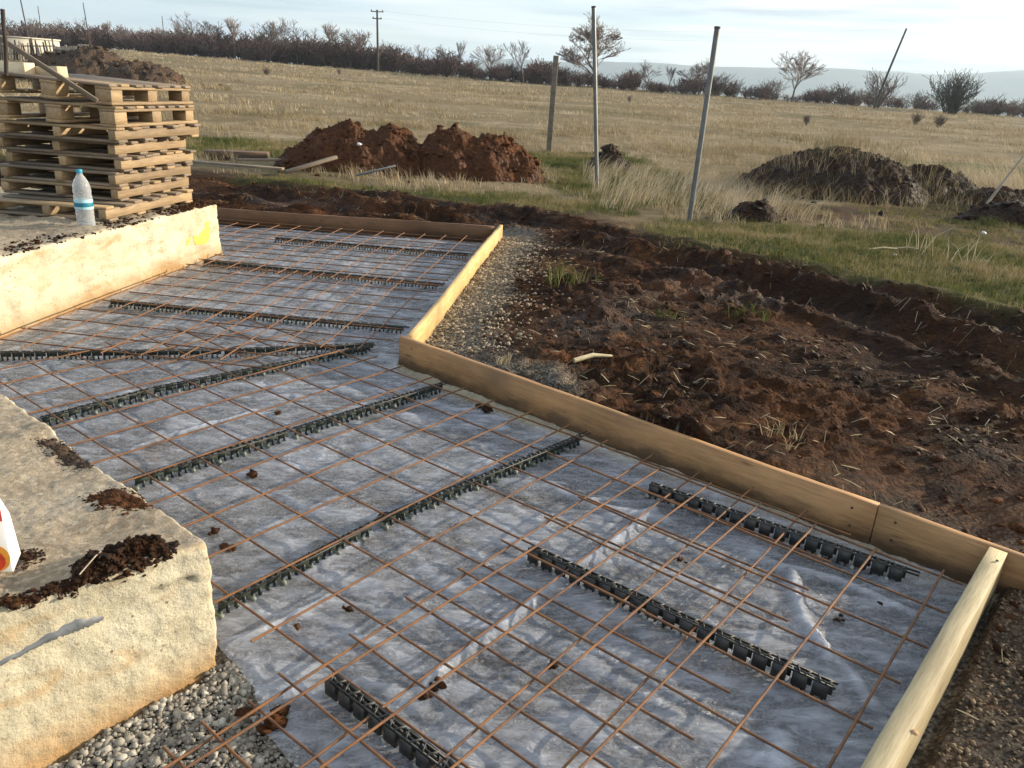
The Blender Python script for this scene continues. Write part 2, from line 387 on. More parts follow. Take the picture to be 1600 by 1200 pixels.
def concrete():
    b = MB('old_concrete'); c = b.coord((1, 1, 1), 'Position')
    n1 = b.noise(c, 2.6, 6, 0.6); n2 = b.noise(c, 16.0, 6, 0.65); n3 = b.noise(b.coord((1, 1, 3.0), 'Position'), 5.0, 5, 0.6, 0.6)
    col = b.ramp(n1, [(0.32, (0.44, 0.385, 0.26)), (0.5, (0.54, 0.485, 0.345)), (0.68, (0.63, 0.58, 0.44))])
    col = b.mix(b.ramp(n3, [(0.52, (0,)*3), (0.74, (0.8,)*3)]), col, (0.40, 0.245, 0.095))
    col = b.mix(b.ramp(n2, [(0.60, (0,)*3), (0.74, (0.6,)*3)]), col, (0.24, 0.18, 0.105))
    n4 = b.noise(b.coord((1, 1, 0.5), 'Position'), 7.0, 7, 0.7); col = b.mix(b.ramp(n4, [(0.53, (0,)*3), (0.68, (0.5,)*3)]), col, (0.36, 0.305, 0.20))
    # damp, earthy lower rim
    low = b.math('ADD', b.attr('low'), b.math('MULTIPLY', b.math('SUBTRACT', n1, 0.5), 1.2))
    col = b.mix(b.ramp(low, [(0.36, (0,)*3), (0.85, (0.85,)*3)]), col, (0.36, 0.19, 0.055))
    # top: rough, dusty, gravelly
    gv = b.voro(c, 85.0, 'F1', 'Color'); sep = b.n('ShaderNodeSeparateColor'); b.l(gv, sep.inputs[0])
    top = b.ramp(n1, [(0.3, (0.19, 0.140, 0.088)), (0.5, (0.30, 0.24, 0.165)), (0.7, (0.40, 0.34, 0.25))])
    top = b.mix(0.35, top, b.ramp(sep.outputs[0], [(0.0, (0.13, 0.095, 0.06)), (0.6, (0.38, 0.30, 0.20)), (1.0, (0.60, 0.52, 0.40))]))
    col = b.mix(b.attr('top'), col, top)
    spk = b.noise(c, 150.0, 4, 0.75); col = b.mix(b.ramp(spk, [(0.52, (0,)*3), (0.66, (0.55,)*3)]), col, (0.20, 0.155, 0.10))
    col = b.mix(b.attr('crack'), col, (0.035, 0.026, 0.016))
    pits = b.voro(c, 30.0); pm = b.ramp(pits, [(0.09, (0.9,)*3), (0.15, (0,)*3)])
    pm = b.math('MULTIPLY', pm, b.ramp(n1, [(0.42, (0,)*3), (0.56, (1,)*3)])); col = b.mix(pm, col, (0.15, 0.11, 0.065))
    b.col(col); b.rough(0.92)
    sp = b.noise(c, 140.0, 4, 0.7); k = b.bump(b.noise(c, 42.0, 7, 0.75), 0.5, 0.012); b.bump(n2, 0.5, 0.02, chain=k)
    return b.m
CONC = concrete()

def film():
    b = MB('clear_plastic_film'); c = b.coord((1, 1, 1), 'Position')
    n1 = b.noise(b.coord((0.7, 1.6, 1), 'Position'), 2.2, 6, 0.6, 1.2); n2 = b.noise(c, 30.0, 5, 0.65)
    wr = b.noise(b.coord((2.2, 6.5, 1), 'Position'), 2.6, 6, 0.65, 1.6)
    p = b.p; p.inputs['Base Color'].default_value = (0.58, 0.60, 0.66, 1); p.inputs['Roughness'].default_value = 0.17
    p.inputs['Specular IOR Level'].default_value = 0.85
    k = b.bump(wr, 0.8, 0.035); b.bump(n2, 0.35, 0.008, chain=k)
    dn = b.noise(c, 3.1, 7, 0.68); b.col(b.mix(b.ramp(dn, [(0.56, (0,)*3), (0.72, (0.75,)*3)]), (0.50, 0.53, 0.60), (0.25, 0.195, 0.145)))
    tr = b.n('ShaderNodeBsdfTransparent'); tr.inputs[0].default_value = (0.93, 0.93, 0.95, 1)
    f = b.ramp(n1, [(0.30, (0.15,)*3), (0.52, (0.25,)*3), (0.74, (0.42,)*3)])
    nfine = b.ramp(b.noise(b.coord((1.6, 4.5, 1), 'Position'), 6.0, 7, 0.7, 1.5), [(0.46, (0,)*3), (0.70, (0.34,)*3)])
    f = b.math('ADD', b.math('ADD', f, nfine), b.math('MULTIPLY', b.attr('fold'), 0.50), clamp=True)
    mx = b.n('ShaderNodeMixShader'); b.l(f, mx.inputs[0]); b.l(tr.outputs[0], mx.inputs[1]); b.l(p.outputs[0], mx.inputs[2])
    b.l(mx.outputs[0], b.o.inputs['Surface']); return b.m
FILM = film()
def rust(name, a, c_, r=0.75):
    b = MB(name); c = b.coord((1, 1, 1), 'Position'); n1 = b.noise(c, 14.0, 5, 0.6); n2 = b.noise(c, 160.0, 3)
    col = b.ramp(n1, [(0.32, c_), (0.62, a)]); col = b.mix(b.ramp(n2, [(0.5, (0,)*3), (0.8, (0.6,)*3)]), col, (0.07, 0.03, 0.015))
    b.col(col); b.rough(r); b.bump(n2, 0.4, 0.002); return b.m
RUST = rust('rusty_rebar', (0.225, 0.095, 0.030), (0.075, 0.040, 0.026))
def plain(name, c, rough=0.5, metal=0.0, noise_amt=0.3, nscale=12.0, dark=None):
    b = MB(name); n = b.noise(b.coord((1, 1, 1), 'Position'), nscale, 5, 0.6)
    b.col(b.ramp(n, [(0.3, dark or tuple(x*(1-noise_amt) for x in c)), (0.7, c)])); b.rough(rough); b.p.inputs['Metallic'].default_value = metal
    b.bump(n, 0.15, 0.004); return b.m
BLACKP = plain('black_plastic', (0.055, 0.050, 0.043), 0.5, 0, 0.4, 22, (0.014, 0.016, 0.015))
GREYP = plain('grey_spacer_plastic', (0.40, 0.42, 0.38), 0.5, 0, 0.4, 30)
GREENP = plain('dark_green_plastic', (0.035, 0.048, 0.038), 0.45, 0, 0.4, 30)
STEEL = plain('galvanised_steel', (0.20, 0.205, 0.20), 0.45, 0.55, 0.4, 9)
GREYWOOD = plain('weathered_post', (0.20, 0.17, 0.13), 0.9, 0, 0.5, 14)
POLEW = plain('tarred_pole', (0.085, 0.07, 0.058), 0.9, 0, 0.4, 3)
STAKE = plain('rusty_stake', (0.05, 0.035, 0.025), 0.8, 0, 0.4, 30)
PVC = plain('grey_plastic_strip', (0.17, 0.18, 0.19), 0.5, 0, 0.3, 20)
YELLOW = plain('yellow_paint', (0.78, 0.58, 0.07), 0.7, 0, 0.2, 25)
STONEM = None
def stone_mat():
    b = MB('gravel_stone'); t = b.attr('tint'); c = b.coord((1, 1, 1), 'Position')
    col = b.ramp(t, [(0.0, (0.11, 0.10, 0.082)), (0.45, (0.25, 0.23, 0.19)), (0.8, (0.38, 0.35, 0.29)), (1.0, (0.56, 0.53, 0.46))])
    col = b.mix(b.math('MULTIPLY', b.noise(c, 60.0, 4), 0.5), col, (0.16, 0.13, 0.10)); b.col(col); b.rough(0.85)
    b.bump(b.noise(c, 120, 4), 0.4, 0.004); return b.m
STONE = stone_mat()
def tan_stone_mat():
    b = MB('sandy_stone'); col = b.ramp(b.attr('tint'), [(0.0, (0.12, 0.085, 0.050)), (0.45, (0.27, 0.205, 0.130)), (0.8, (0.40, 0.32, 0.215)), (1.0, (0.52, 0.44, 0.33))]); b.col(col); b.rough(0.9)
    b.bump(b.noise(b.coord((1, 1, 1), 'Position'), 120, 4), 0.4, 0.004); return b.m
TANSTONE = tan_stone_mat()
def blade_mat(name, stops):
    b = MB(name); b.col(b.ramp(b.attr('tint'), stops)); b.rough(0.75)
    b.p.inputs['Specular IOR Level'].default_value = 0.2
    tl = b.n('ShaderNodeBsdfTranslucent'); b.l(b.ramp(b.attr('tint'), stops), tl.inputs[0])
    mx = b.n('ShaderNodeMixShader'); mx.inputs[0].default_value = 0.25
    b.l(b.p.outputs[0], mx.inputs[1]); b.l(tl.outputs[0], mx.inputs[2]); b.l(mx.outputs[0], b.o.inputs['Surface']); return b.m
GRASS = blade_mat('short_grass', [(0.0, (0.030, 0.050, 0.012)), (0.33, (0.080, 0.100, 0.022)), (0.52, (0.155, 0.145, 0.042)), (0.72, (0.24, 0.19, 0.085)), (1.0, (0.38, 0.30, 0.17))])
STRAW = blade_mat('dry_grass', [(0.0, (0.10, 0.095, 0.03)), (0.22, (0.19, 0.152, 0.075)), (0.55, (0.32, 0.248, 0.142)), (0.85, (0.44, 0.36, 0.235)), (1.0, (0.56, 0.48, 0.36))])
def twig_mat(name, a, c_):
    b = MB(name); n = b.noise(b.coord((1, 1, 1), 'Position'), 0.35, 4); oi = b.n('ShaderNodeObjectInfo').outputs['Random']
    f = b.math('ADD', b.math('MULTIPLY', n, 0.6), b.math('MULTIPLY', oi, 0.4)); b.col(b.ramp(f, [(0.3, a), (0.7, c_)])); b.rough(0.9); return b.m
TWIG = twig_mat('bare_twigs', (0.085, 0.066, 0.056), (0.21, 0.155, 0.125))
BARK = twig_mat('bark', (0.075, 0.062, 0.052), (0.18, 0.145, 0.115))
SCRUB = twig_mat('brown_scrub', (0.048, 0.035, 0.034), (0.13, 0.080, 0.066))
EVERG = twig_mat('dark_evergreen', (0.030, 0.030, 0.024), (0.070, 0.062, 0.045))
LIMEW = plain('pale_wall', (0.62, 0.58, 0.47), 0.9, 0, 0.15, 1.5)

# ------------------------------------------------------------------ site layout (metres; the mesh plane is level)
C0 = np.array([-0.605, 3.93]); LR = np.array([1.55, 2.113]); SB = np.array([-0.213, 7.807])
WA = np.array([-2.764, 3.943]); WB = np.array([-2.456, 6.346])
PD = (LR-C0)/np.linalg.norm(LR-C0); PN = np.array([-PD[1], PD[0]])   # plank direction, outward normal
if PN[0] < 0: PN = -PN
LD = np.array([-0.634, -0.773])
SLAB = [(0.25, 0.53), tuple(LR), tuple(C0), (-0.245, 7.62), (-4.6, 7.84), (-4.6, 6.60), (-2.78, 6.60), (-3.08, 3.90), (-3.9, 3.9), (-3.9, 2.2), (-1.88, 2.15), (-0.98, 1.48), (-1.35, 0.95), (-1.35, 0.2), (0.0, 0.2)]
FILMP = [(0.26, 0.55), (1.53, 2.09), (1.40, 2.20), (0.62, 2.82), (0.10, 3.18), (-0.28, 3.49), (-0.60, 3.80), (-0.62, 3.95), (-0.29, 7.50), (-4.5, 7.72), (-4.5, 6.44), (-2.44, 6.36), (-2.752, 3.95), (-3.6, 3.88), (-3.6, 2.42), (-1.70, 2.42), (-0.69, 1.60), (-0.585, 1.50), (-0.52, 1.36), (-0.36, 1.22), (0.08, 0.70)]
T1 = [(-7.5, 10.2), (-3.0, 9.0), (-0.14, 7.75), (1.04, 6.60), (2.05, 5.55), (2.80, 4.30), (3.3, 2.9), (3.6, 1.2)]
T2 = [(-7.5, 10.9), (-3.0, 9.75), (-0.10, 8.55), (1.5, 7.25), (2.62, 6.05), (3.55, 4.75), (4.3, 3.3), (4.9, 1.5)]
T3 = [(-7.5, 9.3), (-3.2, 8.45), (-0.3, 8.05)]
MUD = [(-9, 11.0), (-3.2, 10.1), (-1.3, 9.6), (0.2, 9.15), (1.2, 7.75), (2.1, 7.0), (2.75, 6.45), (3.35, 5.55), (4.1, 4.4), (5.6, 2.6), (7.5, 0), (4, -3), (-3, -3), (-9, 2)]
GREEN = [[(1.0, 8.3), (1.6, 9.4), (3.2, 9.6), (5.0, 8.7), (7.5, 7.6), (9, 5.5), (7, 3.3), (4.4, 4.2), (3.4, 5.6), (2.7, 6.6), (1.7, 7.6)],
         [(-3.5, 10.25), (-3.2, 10.9), (-0.6, 10.7), (0.6, 10.6), (1.4, 9.4), (0.4, 9.25), (-1.4, 9.75)],
         [(0.2, 13.0), (0.0, 17.5), (2.2, 19.0), (3.2, 15.5), (2.6, 10.6), (1.2, 10.2), (0.6, 11.0)],
         [(-6.5, 13.0), (-7.0, 16.5), (-4.2, 16.5), (-3.9, 13.2)],
         [(6.6, 10.2), (7.2, 11.3), (9.5, 10.6), (9.5, 9.9)],
         [(8.0, 19), (8.5, 22), (14, 21), (13, 18)]]
BROWN = [(2.2, 9.9), (3.5, 11.6), (6.5, 12.2), (10, 11.2), (11, 8.4), (7.5, 7.9), (5.0, 8.9), (3.3, 9.75)]

def masks(x, y):
    wob = 0.35*fbm(x, y, 1.1, 4, 41); wob2 = 0.9*fbm(x, y, 2.6, 4, 47)
    sd = poly_sd(x, y, MUD)
    r = np.hypot(x, y)
    mud = 1-sstep(-0.12, 0.18, sd+wob)
    g = 0*x
    for P in GREEN: g = np.maximum(g, 1-sstep(-0.5, 0.35, poly_sd(x, y, P)+wob2*0.8))
    br = 1-sstep(-0.5, 0.4, poly_sd(x, y, BROWN)+wob2*0.7)
    patch = sstep(0.05, 0.42, fbm(x, y, 7.0, 4, 53))*0.38*(r > 10)
    g = np.maximum(g, patch)*(1-mud)
    bare = np.clip(br*0.85, 0, 1)*(1-mud)*(1-0.55*g)
    straw = (1-mud)*(1-bare)*(0.15+0.85*sstep(0.15, 1.5, sd+wob2))*(1-.6*g)
    # gravel berm outside the side board and round the corner of the long plank
    ds = seg_dist(x, y, C0, SB); dl = seg_dist(x, y, C0, C0+PD*0.9)
    gv = np.maximum(1-sstep(0.22, 0.52, ds+wob*0.5), 0.75*(1-sstep(0.10, 0.40, dl+wob*0.4)))*(x > -0.62)
    near_lath = 1-sstep(0.1, 0.9, seg_dist(x, y, LR, (0.1, 0.35))+0.3*wob)
    slab = poly_sd(x, y, SLAB)
    ins = (slab < 0.026)
    gv = np.where(ins, 1.0, np.maximum(gv, 0.40*near_lath))
    dpl = seg_dist(x, y, C0, LR)
    sand = np.where(ins, 0.95*(1-sstep(0.02, 0.11, dpl-0.025+0.12*wob)), 0)
    wet = np.clip(sstep(0.10, 0.5, fbm(x, y, 1.6, 3, 61)) + 0.9*(1-sstep(0.12, 0.35, np.minimum(line_dist(x, y, T1), line_dist(x, y, T2)))), 0, 1)*mud
    return dict(mud=mud, grass=g, straw=straw, gravel=gv, sand=sand, wet=wet, ins=ins, slab=slab)
def far_z(x, y):
    r = np.hypot(x, y)
    t = np.clip((x/np.maximum(y, 1.0)+0.45)/1.1, -0.15, 1)
    t = np.where(y < 1, 0.5, t)
    rise = 0.0345-0.0185*t
    rise = rise*(1-.38*sstep(.47, .66, -x/np.maximum(y, 1.0))*(y > 1))
    s = np.clip(r-12, 0, 96); zc = rise*(s*s/(s+6.0))
    return 1.315+(zc-1.315)*np.clip(r/108.0, 1, 1.55)-0.02*np.clip(r-167, 0, None)
def rut(d, w, depth, ridge):
    return -depth*np.exp(-(d/w)**4) + ridge*np.exp(-((d-w*1.55)/(w*0.5))**2)
def ground_z(x, y, m=None):
    x = np.asarray(x, float); y = np.asarray(y, float)
    if m is None: m = masks(x, y)
    r = np.hypot(x, y); near = 1-sstep(14, 40, r)
    z = 0.085 + far_z(x, y) + 0.10*fbm(x, y, 6.0, 3, 3)*sstep(8, 16, r) + 0.05*fbm(x, y, 1.7, 3, 5)*near
    z = z + (0.03*fbm(x, y, 0.35, 3, 9))*near*(1-m['mud'])
    mud = m['mud']*near
    wob = 0.16*fbm(x, y, 0.7, 5, 15, 0.62)
    k = np.nonzero(mud > .01)[0]
    if len(k):
        xx, yy = x[k], y[k]
        wx_ = xx+.05*fbm(xx, yy, .12, 3, 401); wy_ = yy+.05*fbm(xx, yy, .12, 3, 405); rough = np.clip(.75+.9*fbm(xx, yy, 1.3, 3, 409), .2, 1.5)*(.22+.78*sstep(.35, 1.1, seg_dist(xx, yy, LR, LR+LD*2.4)))
        h = 0.055*fbm(xx, yy, 0.6, 3, 21)+rough*(0.050*fbm(wx_*.8, wy_*1.2, 0.24, 6, 25, 0.68, True)+0.026*fbm(xx, yy, 0.09, 3, 29, .65))
        for cell, amp, sd_ in ((.30, .036, 431), (.15, .034, 433), (.075, .028, 435)):
            d, v = worley(wx_, wy_, cell, sd_); h = h+rough*amp*np.clip(v-.45, 0, 1)*1.8*(1-sstep(.30, .56, d))
        z[k] = z[k]+mud[k]*h
    for T, w in ((T1, 0.20), (T2, 0.24), (T3, 0.22)):
        z = z + near*rut(line_dist(x, y, T)+wob, w*1.2, 0.140, 0.06)*(.75+.6*fbm(x, y, 1.2, 3, 18))
    # cleat marks of a wheel
    for (cx, cy), L in (((1.72, 3.20), 0.17), ((1.95, 3.52), 0.13), ((2.35, 3.30), 0.16)):
        q = np.exp(-((np.hypot(x-cx, y-cy))/L)**4); z = z + mud*q*0.007*np.sin(((x-cx)*0.45+(y-cy)*0.9)*95)
    # berms and levels beside the boards
    dl = seg_dist(x, y, C0, LR+PD*1.5); ds = seg_dist(x, y, C0, SB)
    z = z + (0.030*(1-sstep(0.0, 0.5, dl)))
    z = z - 0.085*(1-sstep(0.10, 0.9, seg_dist(x, y, LR, LR+LD*2.4)))
    lo = np.clip(1-sstep(0.0, 0.85, ds-0.02), 0, 1)*(y > 3.7)
    z = z*(1-lo) + lo*(0.015+0.05*sstep(0.0, 0.6, ds)+0.02*fbm(x, y, 0.25, 3, 71)+0.006*fbm(x, y, 0.03, 2, 75))
    zi = -0.022+0.010*fbm(x, y, 0.12, 3, 33)+0.006*fbm(x, y, 0.03, 2, 35)
    zi = zi + m['sand']*0.014*(1+fbm(x, y, 0.1, 2, 37))
    k = sstep(0.024, 0.050, m['slab'])
    return zi*(1-k) + z*k

# ------------------------------------------------------------------ ground: one sheet out to the horizon
def graded(a, b, fine, growth, lo, hi):
    mid = list(np.arange(a, b, fine)); s = fine; v = mid[-1]; up = []
    while v < hi: s *= growth; v += s; up.append(v)
    s = fine; v = mid[0]; dn = []
    while v > lo: s *= growth; v -= s; dn.append(v)
    return np.array(dn[::-1]+mid+up)
gx = graded(-1.0, 4.2, 0.0225, 1.042, -2600, 2600); gy = graded(1.0, 8.6, 0.0225, 1.042, -60, 3200)
X, Y = np.meshgrid(gx, gy); X = X.ravel(); Y = Y.ravel()
ms = masks(X, Y); Z = ground_z(X, Y, ms)
nx, ny = len(gx), len(gy)
idx = np.arange(nx*ny).reshape(ny, nx)
Fq = np.stack([idx[:-1, :-1], idx[:-1, 1:], idx[1:, 1:], idx[1:, :-1]], -1).reshape(-1, 4)
g_o = mk('ground', np.stack([X, Y, Z], 1), Fq, GROUND, smooth=True, attrs={k: ms[k].astype(float) for k in ('straw', 'grass', 'gravel', 'sand', 'wet')})
tag(g_o, kind='structure')
def gz(x, y):
    return float(ground_z(np.array([x]), np.array([y]))[0])

# ------------------------------------------------------------------ far hills
def hill(name, D, prof, depth, col_a, col_b, seed):
    """prof: (pixel column, pixel row of the crest) seen at distance D"""
    pts = [atY(px, py, D) for px, py in prof]
    xs = np.linspace(pts[0][0], pts[-1][0], 140)
    zs = np.interp(xs, [p[0] for p in pts], [p[2] for p in pts])
    zs = zs + 0.010*D*0.35*fbm(xs, 0*xs, D*0.10, 5, seed)
    rows = np.linspace(-1, 1, 15); V = []
    for i, rr in enumerate(rows):
        k = np.clip(1-rr*rr, 0, 1)**0.8
        yy = D + rr*depth + 0.1*depth*fbm(xs, xs*0+i*40, D*0.08, 3, seed+5)
        V.append(np.stack([xs, yy, -60+(zs+60)*k*(1+0.05*fbm(xs, xs*0+i*90.0, D*0.05, 3, seed+9)*(abs(rr) > .05))], 1))
    V = np.concatenate(V); n = len(xs); id_ = np.arange(15*n).reshape(15, n)
    Fc = np.stack([id_[:-1, :-1], id_[:-1, 1:], id_[1:, 1:], id_[1:, :-1]], -1).reshape(-1, 4)
    return tag(mk(name, V, Fc, plain(name+'_woods', col_b, 0.95, 0, 0, 0.012, col_a), smooth=True), kind='structure')
hill('far_mountain', 2900, [(560, 112), (700, 96), (800, 92), (900, 97), (1010, 96), (1100, 104), (1250, 106), (1380, 112), (1480, 116), (1600, 110), (1750, 112), (2000, 120)], 380, (0.06, 0.07, 0.05), (0.12, 0.12, 0.09), 301)
hill('valley_plain', 1900, [(500, 150), (800, 140), (1000, 139), (1200, 146), (1350, 150), (1500, 155), (1620, 158), (1800, 168), (2000, 180)], 500, (0.08, 0.09, 0.06), (0.15, 0.14, 0.10), 333)

# ------------------------------------------------------------------ concrete foundations
def rounded_block(name, top4, z0, z1, seg, rad, amp, seed, bot4=None, grooves=(), top_dirt=1.0):
    """four top corners in order; a rounded, worn box between z0 and z1"""
    top4 = [np.array(p, float) for p in top4]; bot4 = [np.array(p, float) for p in (bot4 or top4)]
    L0 = np.linalg.norm(top4[1]-top4[0]); L1 = np.linalg.norm(top4[3]-top4[0]); Lz = z1-z0
    n = [max(2, int(L0/seg)), max(2, int(L1/seg)), max(2, int(Lz/(seg*0.8)))]
    bm_v = {}; V = []; Fc = []
    def vid(i, j, k):
        key = (i, j, k)
        if key not in bm_v: bm_v[key] = len(V); V.append((i/n[0], j/n[1], k/n[2]))
        return bm_v[key]
    for k, flip in ((n[2], False),):
        for i in range(n[0]):
            for j in range(n[1]):
                Fc.append([vid(i, j, k), vid(i+1, j, k), vid(i+1, j+1, k), vid(i, j+1, k)])
    for j, f in ((0, 0), (n[1], 1)):
        for i in range(n[0]):
            for k in range(n[2]):
                q = [vid(i, j, k), vid(i+1, j, k), vid(i+1, j, k+1), vid(i, j, k+1)]; Fc.append(q[::-1] if f else q)
    for i, f in ((0, 1), (n[0], 0)):
        for j in range(n[1]):
            for k in range(n[2]):
                q = [vid(i, j, k), vid(i, j+1, k), vid(i, j+1, k+1), vid(i, j, k+1)]; Fc.append(q[::-1] if f else q)
    U = np.array(V); 
    # rounding in a metric box
    D = np.array([L0, L1, Lz]); Pm = U*D
    inner = np.clip(Pm, rad, D-rad); inner[:, 2] = np.clip(Pm[:, 2], 0, D[2]-rad)
    dv = Pm-inner; ln = np.linalg.norm(dv, axis=1); nr = dv/(ln[:, None]+1e-9)
    Pm = np.where((ln > rad)[:, None], inner+nr*rad, Pm)
    u, v, w = Pm[:, 0]/D[0], Pm[:, 1]/D[1], Pm[:, 2]/D[2]
    def bil(c):
        return c[0]*((1-u)*(1-v))[:, None]+c[1]*(u*(1-v))[:, None]+c[2]*(u*v)[:, None]+c[3]*((1-u)*v)[:, None]
    XY = bil(bot4)*(1-w)[:, None]+bil(top4)*w[:, None]
    P = np.c_[XY, z0+w*Lz]
    e1 = (top4[1]-top4[0])/L0; e2 = (top4[3]-top4[0])/L1
    N = np.c_[nr[:, :1]*e1+nr[:, 1:2]*e2, nr[:, 2]]
    disp = np.array([mnoise.fractal(Vector(p*2.3)+Vector((seed, 0, 0)), 0.7, 2.0, 5) for p in P])*amp
    disp += np.array([mnoise.fractal(Vector(p*13.0)+Vector((0, seed, 0)), 0.6, 2.0, 4) for p in P])*amp*0.42
    crack = np.zeros(len(P))
    for pts, wd, dep in grooves:
        for a, b in zip(pts[:-1], pts[1:]):
            a = np.array(a); b = np.array(b); ab = b-a; t = np.clip(((P-a)@ab)/(ab@ab), 0, 1)
            dd = np.linalg.norm(P-a-t[:, None]*ab, axis=1); kk = np.nonzero(dd < .06)[0]; dd[kk] += 0.9*wd*np.array([mnoise.noise(Vector(P[q]*22)) for q in kk])
            gq = np.exp(-(np.maximum(dd, 0)/wd)**2); disp -= dep*gq; crack = np.maximum(crack, gq*0.8)
    P = P+N*disp[:, None]
    topa = sstep(0.75, 0.95, N[:, 2])*top_dirt*(w > 0.8)
    low = np.clip(1-(P[:, 2]+0.03)/(0.55*z1), 0, 1)*(1-topa)
    return mk(name, P, np.array(Fc), CONC, smooth=True, attrs={'top': topa, 'low': low, 'crack': crack})
# near block: right edge A-B, front edge B-C
bA, bB, bC, bD = (-1.74, 2.42), (-0.695, 1.575), (-1.46, 0.93), (-2.55, 1.72)
bBb, bCb = (-0.69, 1.575), (-1.19, 0.80)
def on_face(px, py, p, q):
    """pixel -> point on the vertical face through p and q"""
    p = np.array([*p, 0.0]); nrm = np.array([q[1]-p[1], -(q[0]-p[0]), 0.0]); d = ray(px, py); o = np.array([0, 0, HC])
    return o+d*(((p-o)@nrm)/(d@nrm))
fB = np.array(bB)*.6+np.array(bBb)*.4; fC = np.array(bC)*.6+np.array(bCb)*.4
cr = [on_face(px, py, fB, fC) for px, py in ((-60, 1052), (0, 1032), (45, 1010), (95, 985), (160, 962), (230, 935), (300, 905))]
nb = rounded_block('concrete_block', [bA, bB, bC, bD], -0.16, 0.36, 0.0095, 0.014, 0.012, 3.1, [bA, bBb, bCb, bD], [(cr, 0.0085, 0.022)])
tag(nb, 'weathered concrete foundation corner in the near left, split by a crack with a grey strip', 'concrete foundation')
wv = (WB-WA)/np.linalg.norm(WB-WA); wn_ = np.array([-wv[1], wv[0]])
wP = WA-wv*1.1; wQ = WB
w4 = [wP, wQ, wQ+wn_*3.0, wP+wn_*3.0]
wc = [on_face(px, py, WA, WB) for px, py in ((-10, 506), (20, 485), (65, 462), (110, 440))]
fw_o = rounded_block('concrete_wall', w4, -0.16, 0.42, 0.024, 0.022, 0.024, 8.7)
tag(fw_o, 'long sunlit concrete foundation under the pallets, with a yellow paint mark at its end', 'concrete foundation')
from mathutils.bvhtree import BVHTree
def bvh_of(o):
    me = o.data; return BVHTree.FromPolygons([v.co for v in me.vertices], [tuple(p.vertices) for p in me.polygons])
NB_T, FW_T = bvh_of(nb), bvh_of(fw_o)
def on_surf(T, px, py, off=0.0):
    """pixel -> point of a built surface, lifted off it"""
    d = Vector(ray(px, py)).normalized(); h = T.ray_cast(Vector((0, 0, HC)), d)
    if h[0] is None: return None
    return np.array(h[0]+h[1]*off)
def paint_mark():
    a0, b0 = 286, 340; Vs = []; idx_ = {}
    P1 = [(303, 368), (308, 372), (312, 366), (318, 360), (322, 348), (326, 344), (327, 356), (326, 374), (322, 381), (312, 382), (305, 383), (303, 376)]
    P2 = [(291, 381), (295, 372), (297, 368), (298, 374), (295, 382)]
    xs = np.arange(286, 331, 1.1); ys = np.arange(341, 387, 1.1); A, B = np.meshgrid(xs, ys)
    sd = np.minimum(poly_sd(A, B, P1), poly_sd(A, B, P2))+3.2*fbm(A, B, 6.0, 4, 911)
    Fs = []
    for j_ in range(len(ys)-1):
        for i_ in range(len(xs)-1):
            if (sd[j_:j_+2, i_:i_+2] < .8).all():
                q = []
                for (jj, ii) in ((j_, i_), (j_, i_+1), (j_+1, i_+1), (j_+1, i_)):
                    if (jj, ii) not in idx_:
                        p = on_surf(FW_T, A[jj, ii], B[jj, ii], .0025); idx_[(jj, ii)] = len(Vs); Vs.append(p)
                    q.append(idx_[(jj, ii)])
                Fs.append(q)
    mk('paint_mark', np.array(Vs), np.array(Fs), YELLOW, fw_o, smooth=True)
paint_mark()

# ------------------------------------------------------------------ plastic film on the gravel
fx = np.arange(-4.6, 1.62, 0.015); fy = np.arange(0.5, 7.8, 0.015)
Xf, Yf = np.meshgrid(fx, fy); Xf = Xf.ravel(); Yf = Yf.ravel()
sdf = poly_sd(Xf, Yf, FILMP)
ew = 0.022*fbm(Xf, Yf, 0.22, 4, 81)
sde = sdf+ew
def _sde(x, y): return poly_sd(x, y, FILMP)+0.022*fbm(x, y, 0.22, 4, 81)
keep = sde < 0
ang = 0.15
U1 = Xf*math.cos(ang)-Yf*math.sin(ang); V1 = Xf*math.sin(ang)+Yf*math.cos(ang)
wx = U1+0.16*fbm(Xf, Yf, 0.5, 3, 83); wy = V1+0.16*fbm(Xf, Yf, 0.5, 3, 87)
rid = fbm(wx*0.42, wy*1.35, 0.22, 3, 91, 0.5, True)
zf = 0.004+0.012*np.clip(rid-0.25, 0, 1)**1.5*1.4+0.006*fbm(Xf, Yf, 0.35, 3, 95)
rid2 = np.clip(fbm(wx*.5+3, wy*1.6, 0.11, 3, 191, 0.55, True)-.45, 0, 1); zf += .006*rid2
zf += 0.010*np.clip(fbm(wx*1.2, wy*0.8, 0.4, 3, 97, 0.5, True)-0.55, 0, 1)
FOLDS = [([(1022, 798), (960, 850), (900, 890), (820, 955), (740, 1015), (660, 1078)], .016, .016), ([(1236, 900), (1247, 950), (1262, 990), (1290, 1030)], .022, .018), ([(1262, 990), (1330, 1060), (1360, 1100)], .02, .01), ([(350, 1010), (420, 985), (520, 935)], .012, .012),
         ([(480, 900), (560, 850), (590, 810)], .014, .010), ([(215, 700), (330, 665), (400, 645)], .014, .010), ([(1190, 880), (1300, 905), (1420, 960)], .018, .010), ([(560, 1065), (640, 1085), (720, 1075)], .012, .008), ([(870, 770), (960, 800), (1040, 815)], .02, .010),
         ([(1220, 1160), (1215, 1200)], .03, .012), ([(640, 560), (700, 600), (780, 640)], .02, .012), ([(560, 1150), (500, 1185)], .012, .010)]
fold = np.clip(1.1*np.clip(rid-.42, 0, 1)+.7*rid2, 0, .8)
for pts, w_, h_ in FOLDS:
    P = [at(px, py, 0.0)[:2] for px, py in pts]
    d = line_dist(Xf, Yf, P)+0.008*fbm(Xf, Yf, 0.1, 2, 101)
    gq = np.exp(-(d/w_)**2); zf += h_*gq; fold = np.maximum(fold, gq)
